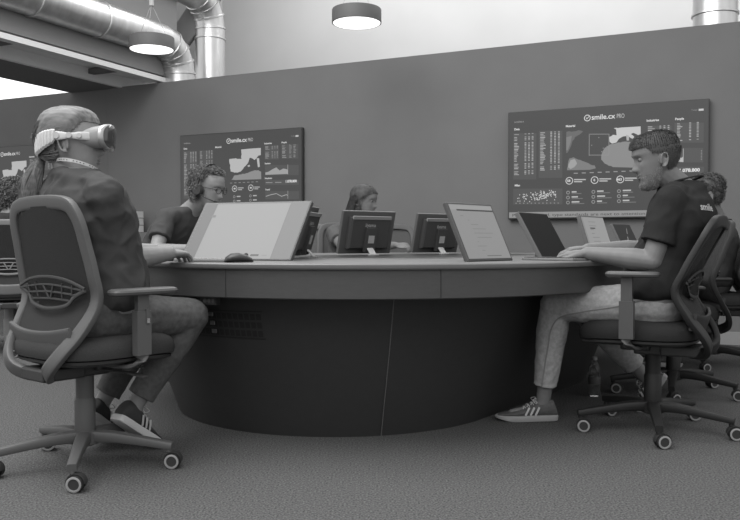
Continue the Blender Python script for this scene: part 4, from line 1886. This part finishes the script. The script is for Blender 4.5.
for s in (-1, 1):
    a = Acc()
    a.cyl(CM @ V(.004, s * .084, -.004), CM @ V(.004, s * .116, -.004), .031, .028, n=20)
    build('ear_cup', a, black_p, hs_o, off=CM.translation)
a = Acc()
a.limb([(CM @ V(.0, -.112, -.012), .003), (CM @ V(.05, -.088, -.04), .003), (CM @ V(.095, -.050, -.052), .003)], 8)
a.cap(CM @ V(.092, -.052, -.052), CM @ V(.102, -.038, -.053), .006, n=8)
build('microphone_boom', a, black_p, hs_o, off=CM.translation)

# far woman
sp = seated((-.19, 6.42), math.radians(-62), .17, 1.115, math.radians(-26), math.radians(8), skin=skin_t, shirt=mat('grey_top', 78, .9), pants=denim_d, tk=.95, sole=sole_m)
sp['H'] = (-.045, 6.22, 1.105)
sp['N'] = (-.115, 6.30, .955)
sp['elL'] = (.07, 6.32, .765)
sp['wrL'] = (.20, 6.18, .775)
sp['handL'] = (V(.8, -.5, .05), V(0, -.2, 1), -1, (35, 40, 30))
sp['elR'] = (-.21, 6.07, .77)
sp['wrR'] = (-.08, 5.98, .768)
fw, fb, FM, fhs = person('person', 'woman with long dark hair sitting at the far side of the desk', sp)


def wavy(root, nn, rnd):
    """long hair combed back from the brow and falling behind the ears"""
    side = 1 if root.y > 0 else -1
    pts = [root]
    K = 9
    tgt = V(-.085 + rnd.uniform(-.02, .05), side * (.085 + rnd.uniform(-.03, .015)), -.03 + rnd.uniform(-.02, .04))
    for i in range(1, K):
        t = i / (K - 1)
        if t < .55:
            p = root.lerp(tgt, t / .55)
            q = p - V(-.003, 0, .01)
            e = math.sqrt((q.x / .118) ** 2 + (q.y / .094) ** 2 + (q.z / .130) ** 2)
            q = q * (1.0 / max(e, .2))
            p = q + V(-.003, 0, .01)
        else:
            u = (t - .55) / .45
            p = p_ + V(-.012, side * .004, -.055) * rnd.uniform(.5, 1.1)
        p_ = p
        pts.append(p + V(0, .004 * math.sin(t * 9 + root.x * 60), .004 * math.sin(t * 11 + root.y * 50)))
    return pts


hair(fw, fb, FM, fhs, mat('long_dark_hair', 60, .6, var=.35, vscale=40), pred_curly, lambda c: .004 + .014 * max(0, min(1, (.075 - c.x) / .05)), wavy, 1900, .0022, 9)

# short haired man at the right edge
sp = seated((2.20, 5.22), math.radians(165), .14, 1.08, math.radians(168), math.radians(10), skin=skin_t, shirt=mat('dark_polo', 54, .9), pants=denim_d, sole=sole_m)
sp['H'] = (2.085, 5.02, 1.075)
sp['N'] = (2.185, 5.07, .925)
sp['C'] = (2.20, 5.14, .78)
sm, sb, SM, shs = person('person', 'short haired man in a dark shirt half hidden at the right edge', sp)
hair(sm, sb, SM, shs, mat('short_wavy_hair', 80, .6, var=.4, vscale=40), pred_short, lambda c: .006 + .014 * max(0, min(1, (c.z - .03) / .05)), curly(.020, .006, .1, 1.2), 900, .0018, 10)
a = Acc()
nk = Vector(sp['N'])
ring = [nk + V(math.cos(2 * PI * i / 24) * .070, math.sin(2 * PI * i / 24) * .066, .016) for i in range(24)]
a.sweep(ring, .018, .006, (0, 0, 1), closed=True, n=8)
build('collar', a, mat('collar_black', 36, .8), sm, off=sb)

# person at the left edge, turned away
sp = seated((-2.68, 5.90), math.radians(115), .03, 1.135, math.radians(110), 0.05, skin=skin_m, shirt=mat('black_top', 44, .9), pants=mat('black_trousers', 46, .9), sleeve=1.2, sole=sole_m, tk=1.0)
sp['H'] = (-2.64, 6.0, 1.13)
sp['N'] = (-2.66, 5.93, 1.0)
sp['shR'] = V(*sp['shR']) + V(0, 0, .03)
sp['shL'] = V(*sp['shL']) + V(0, 0, .03)
lp, lb_, LM, lhs = person('person', 'curly haired person in black seen from behind at the left edge', sp)
hair(lp, lb_, LM, lhs, mat('curly_hair_light', 98, .6, var=.3, vscale=40), lambda c: c.z > -.06 and not (c.x > .06 and c.z < .07), lambda c: .015, curly(.05, .010, .5), 1100, .0024, 11)
a = Acc()
a.ell(Vector(sp['shR']) + V(.035, -.055, .0), (.011, .011, .011))
solo('ear_pod', a, white_p, 'small white dot shaped clip on the black top at the left edge', 'clip')


# ------------------------------------------------------------------ screens on the desk
def leaning(name, label, cat, b0, b1, rise, lean, thick, front, bez, stand=True, img=None, z0=.7203, group=None, body=None, gap=.002):
    """a flat display whose bottom edge runs from b0 (left as seen from its front) to b1; it leans back by 'lean'"""
    b0, b1 = Vector((b0[0], b0[1], z0 + gap)), Vector((b1[0], b1[1], z0 + gap))
    w = (b1 - b0).length
    r = (b1 - b0).normalized()
    back = V(-r.y, r.x, 0)
    ang = math.atan2(lean, rise)
    h = math.hypot(lean, rise)
    t = thing(name, label, cat, b0.lerp(b1, .5), math.atan2(r.y, r.x), group)
    t.location.z = z0
    R = Matrix.Rotation(-ang, 4, 'X')
    T = Matrix.Translation(V(0, 0, gap))

    def q(x, y, z):
        return T @ R @ V(x, y, z)
    a = Acc()
    a.box((0, thick / 2, h / 2), (w, thick, h))
    a.v = [T @ R @ v for v in a.v]
    build('screen_frame', a, body or black_p, t, bevel=.003, smooth=False)
    F_ = Flat()
    F_.rect(-w / 2 + bez, bez, w / 2 - bez, h - bez, front, 0)
    if img:
        img(F_, w, h)
    o = build('display', F_.a, None, t, smooth=False, mats=[em(g) if g >= 0 else screen_dark for g in F_.g])
    o.matrix_local = T @ R @ Matrix.Translation(V(0, -.001, 0))
    if stand:
        a = Acc()
        top = q(0, thick, h * .55)
        foot = V(0, top.y + .012, .003)
        a.sweep([top, foot], .07, .006, (0, 1, .3), n=8)
        a.box((0, foot.y - .01, .003), (.10, .05, .006))
        build('stand_leg', a, mat('stand_grey', 130, .4), t, smooth=False)
    return t, q, w, h


def img_big(F_, w, h):
    F_.rect(-w / 2 + .075, .006, w / 2 - .10, h - .014, 162, 1)
    F_.rect(-w / 2 + .008, .006, -w / 2 + .072, h - .01, 118, 1)
    for i in range(14):
        F_.rect(-w / 2 + .012, .03 + i * .02, -w / 2 + .018, .034 + i * .02, 140, 2)
    F_.rect(-w / 2 + .07, h * .72, -w / 2 + .092, h * .76, 130, 3)
    F_.rect(w / 2 - .20, .02, w / 2 - .16, .03, 95, 3)
    F_.rect(w / 2 - .145, .022, w / 2 - .12, .027, 150, 3)


leaning('pen_display', 'large tilted drawing monitor with a blank pale screen in front of the curly haired man', 'monitor',
        (-.850, 3.60), (-.335, 3.40), .262, .215, .022, 132, .006, img=img_big, body=mat('monitor_grey', 70, .4))


def img_doc(F_, w, h):
    F_.rect(-w / 2 + .012, h - .035, w / 2 - .012, h - .014, 158, 1)
    F_.rect(-w / 2 + .012, .010, w / 2 - .012, h - .040, 146, 1)
    F_.rect(-w / 2 + .05, h - .040, w / 2 - .012, h - .033, 60, 2)
    for i, (x, l) in enumerate(((.06, .02), (.10, .01), (.11, .05), (.11, .09), (.11, .13), (.12, .10), (.11, .01), (.10, .06), (.12, .02))):
        z = h - .065 - i * .02
        F_.rect(-w / 2 + x, z, -w / 2 + x + l, z + .003, 128, 2)
    F_.rect(-w / 2 + .14, .02, -w / 2 + .24, .024, 110, 2)


leaning('desk_monitor', 'tilted monitor showing a pale document at the centre of the front edge', 'monitor', (.395, 3.245), (.615, 3.47), .243, .118, .020, 150, .010,
        img=img_doc, body=mat('monitor_grey', 70, .4))
leaning('desk_monitor', 'tilted monitor with a black screen in front of the bearded man\'s hands', 'monitor', (.805, 3.765), (1.005, 4.06), .222, .125, .022, -1, .006,
        body=mat('monitor_edge', 92, .4))


def img_page(F_, w, h):
    F_.rect(-w / 2 + .03, .008, w / 2 - .008, h - .012, 158, 1)
    for i in range(8):
        z = h - .04 - i * .024
        F_.rect(-w / 2 + .10, z, -w / 2 + .10 + (.05 if i in (2, 3) else .11), z + .003, 120, 2)
    F_.rect(-w / 2 + .10, h - .082, -w / 2 + .18, h - .074, 80, 3)


leaning('desk_monitor', 'tilted monitor with a pale text page, second beyond the bearded man\'s hands', 'monitor', (1.268, 4.62), (1.488, 4.92), .232, .075, .022, 145, .008,
        img=img_page, body=mat('monitor_edge', 92, .4))


def img_marks(F_, w, h):
    F_.poly([(-.02, h * .40), (-.012, h * .40), (.012, h * .56), (.004, h * .56)], 170, 1)
    F_.poly([(.022, h * .66), (.028, h * .66), (.052, h * .84), (.046, h * .84)], 170, 1)


leaning('desk_monitor', 'small dark monitor with two pale slashes, furthest at the right behind the man\'s arm', 'monitor', (1.68, 5.30), (1.86, 5.50), .20, .10, .02, 52, .006,
        img=img_marks, body=mat('monitor_edge', 92, .4))


# back-turned monitors in the middle of the desk
def back_monitor(label, c, face, tilt, w=.375, h=.250):
    """faces 'face'; the camera sees its back"""
    t = thing('desk_monitor', label, 'monitor', (c[0], c[1], .7236), face - PI / 2 + PI, 'back-turned monitors on the desk channel')
    # local: screen looks to -y ; back is +y; top leans to +y
    R = Matrix.Translation(V(0, 0, .014)) @ Matrix.Rotation(-tilt, 4, 'X')
    a = Acc()
    a.box((0, .010, h / 2), (w, .022, h))
    a.v = [R @ v for v in a.v]
    fr = build('screen_frame', a, mat('monitor_back', 76, .45), t, bevel=.004, smooth=False)
    a = Acc()
    rs = []
    for y, k in ((.020, 1.0), (.044, .97), (.050, .90)):
        rs.append([R @ V(x * w * .39 * k, y, h * .50 + z * h * .37 * k) for x, z in ((-1, -1), (1, -1), (1, 1), (-1, 1))])
    a.rings([r_[::-1] for r_ in rs])
    build('rear_housing', a, mat('monitor_back_dark', 62, .5), t, smooth=False)
    a = Acc()
    a.box(R @ V(0, .049, h * .87), (w * .72, .012, .018), R.to_3x3())
    build('vent_strip', a, mat('vent_grey', 120, .5), t, smooth=False)
    a = Acc()
    a.box(R @ V(0, .056, h * .36), (.075, .020, .14), R.to_3x3())
    build('arm_mount', a, mat('monitor_back_dark', 62, .5), t, smooth=False)
    a = Acc()
    vs, fs = text_geo('iiyama', .030, bold=.0006)
    a.add([R @ V(.045 - v.x, .0675 if False else .0515, h * .66 + v.y) for v in vs], [f_[::-1] for f_ in fs])
    build('maker_lettering', a, mat('print_grey', 150, .5), t, smooth=False)
    a = Acc()
    a.box(R @ V(0, .0668, h * .38), (.042, .001, .045), R.to_3x3())
    build('rating_label', a, label_m, t, smooth=False)
    a = Acc()
    p = R @ V(0, .062, h * .18)
    a.sweep([p, V(0, p.y + .035, .004)], .045, .006, (0, 1, .2), n=8)
    a.box((0, p.y + .035, .0035), (.06, .03, .007))
    build('stand_leg', a, mat('stand_pale', 165, .4), t, smooth=False)
    F_ = Flat()
    F_.rect(-w / 2 + .012, .014, w / 2 - .012, h - .012, 150, 0)
    o = build('display', F_.a, None, t, smooth=False, mats=[em(150)])
    o.matrix_local = R @ Matrix.Translation(V(0, -.002, 0))
    return t


BF = math.radians(127)
back_monitor('black monitor seen from behind, in front of the far woman', (-.045, 4.70), BF, math.radians(14))
back_monitor('black monitor seen from behind, left of the tilted document monitor', (.40, 5.15), BF, math.radians(14))
back_monitor('black monitor seen edge-on right behind the tilted drawing monitor', (-.375, 3.93), math.radians(170), math.radians(16))

# ------------------------------------------------------------------ small things on the desk
t = thing('computer_mouse', 'black mouse on the desk edge beside the left woman\'s hand', 'mouse', (-.515, 3.165, TZ), math.radians(20))
a = Acc()
a.loft([(V(x, 0, .001 + hgt / 2), V(0, wd, 0), V(0, 0, hgt / 2)) for x, wd, hgt in ((-.056, .010, .008), (-.050, .022, .020), (-.03, .030, .034), (0, .031, .037), (.03, .029, .029), (.050, .022, .017), (.057, .010, .008))], 20)
build('mouse_body', a, black_p, t)
a = Acc()
a.cyl((.03, -.004, .029), (.03, .004, .029), .008, n=14)
build('scroll_wheel', a, grey_p, t)


def keyboard(label, c, rz, w=.29, d=.11, km=None):
    t = thing('keyboard', label, 'keyboard', (c[0], c[1], TZ), rz)
    a = Acc()
    a.box((0, 0, .006), (w, d, .010))
    build('keyboard_base', a, mat('keyboard_base', 120, .5), t, bevel=.002, smooth=False)
    a = Acc()
    for r in range(5):
        for k in range(14):
            a.box((-w / 2 + .016 + k * (w - .032) / 13, -d / 2 + .016 + r * (d - .032) / 4, .0125), (w / 17, d / 6.6, .004))
    build('keys', a, km or mat('keyboard_keys', 150, .5), t, smooth=False)


keyboard('slim pale keyboard lying in front of the drawing monitor', (-.655, 3.27), math.radians(-24), w=.27, d=.10)
keyboard('slim keyboard under the bearded man\'s hands', (.80, 3.50), math.radians(-52), w=.28, d=.11, km=mat('keys_dark', 60, .5))

# ------------------------------------------------------------------ bottle on the floor
t = thing('water_bottle', 'small clear plastic bottle standing on the floor by the desk plinth', 'bottle', (1.165, 4.18, 0))
a = Acc()
a.lathe((0, 0, 0), [(.022, 0), (.030, .006), (.031, .03), (.028, .045), (.031, .06), (.031, .10), (.027, .115), (.031, .13), (.028, .155), (.016, .18), (.012, .186), (.012, .192)], 24)
build('bottle_body', a, mat('clear_plastic', 95, .15, alpha=.35, spec=.8), t)
a = Acc()
a.lathe((0, 0, 0), [(.0315, .066), (.0318, .068), (.0318, .098), (.0315, .10)], 24)
build('bottle_label', a, mat('bottle_label', 80, .5), t)
a = Acc()
a.lathe((0, 0, 0), [(.0145, .187), (.0145, .203), (.012, .205)], 20)
build('bottle_cap', a, mat('bottle_cap', 130, .5), t)

# ------------------------------------------------------------------ low cabinet with trays, between the two left people
t = thing('storage_cabinet', 'pale low cabinet seen between the headset woman and the curly haired man', 'cabinet', WP(-2.78, -.26, 0), WANG)
a = Acc()
a.box((0, 0, .45), (.62, .42, .90))
build('cabinet_body', a, mat('cabinet_grey', 130, .6), t, bevel=.004, smooth=False)
for s in (-1, 1):
    a = Acc()
    a.box((s * .155, -.216, .45), (.29, .012, .84))
    d = build('cabinet_door', a, mat('cabinet_door', 110, .6), t, smooth=False)
    a = Acc()
    a.cap((s * .03, -.232, .5), (s * .03, -.232, .6), .006, n=8)
    build('door_handle', a, chrome, d)
t = thing('letter_tray', 'pale stacked letter tray on top of the low cabinet', 'letter tray', WP(-2.78, -.26, .9), WANG)
a = Acc()
for k in range(3):
    z = .01 + k * .075
    a.box((0, 0, z), (.36, .26, .008))
    for s in (-1, 1):
        a.box((s * .176, 0, z + .034), (.008, .26, .06))
    a.box((0, .126, z + .034), (.36, .008, .06))
build('tray_frame', a, mat('tray_pale', 185, .6), t, smooth=False)
for k in range(2):
    a = Acc()
    a.box((0, -.01, .02 + k * .075 + .012), (.30, .22, .02))
    build('paper_stack', a, mat('tray_paper', 120, .7), t, smooth=False)
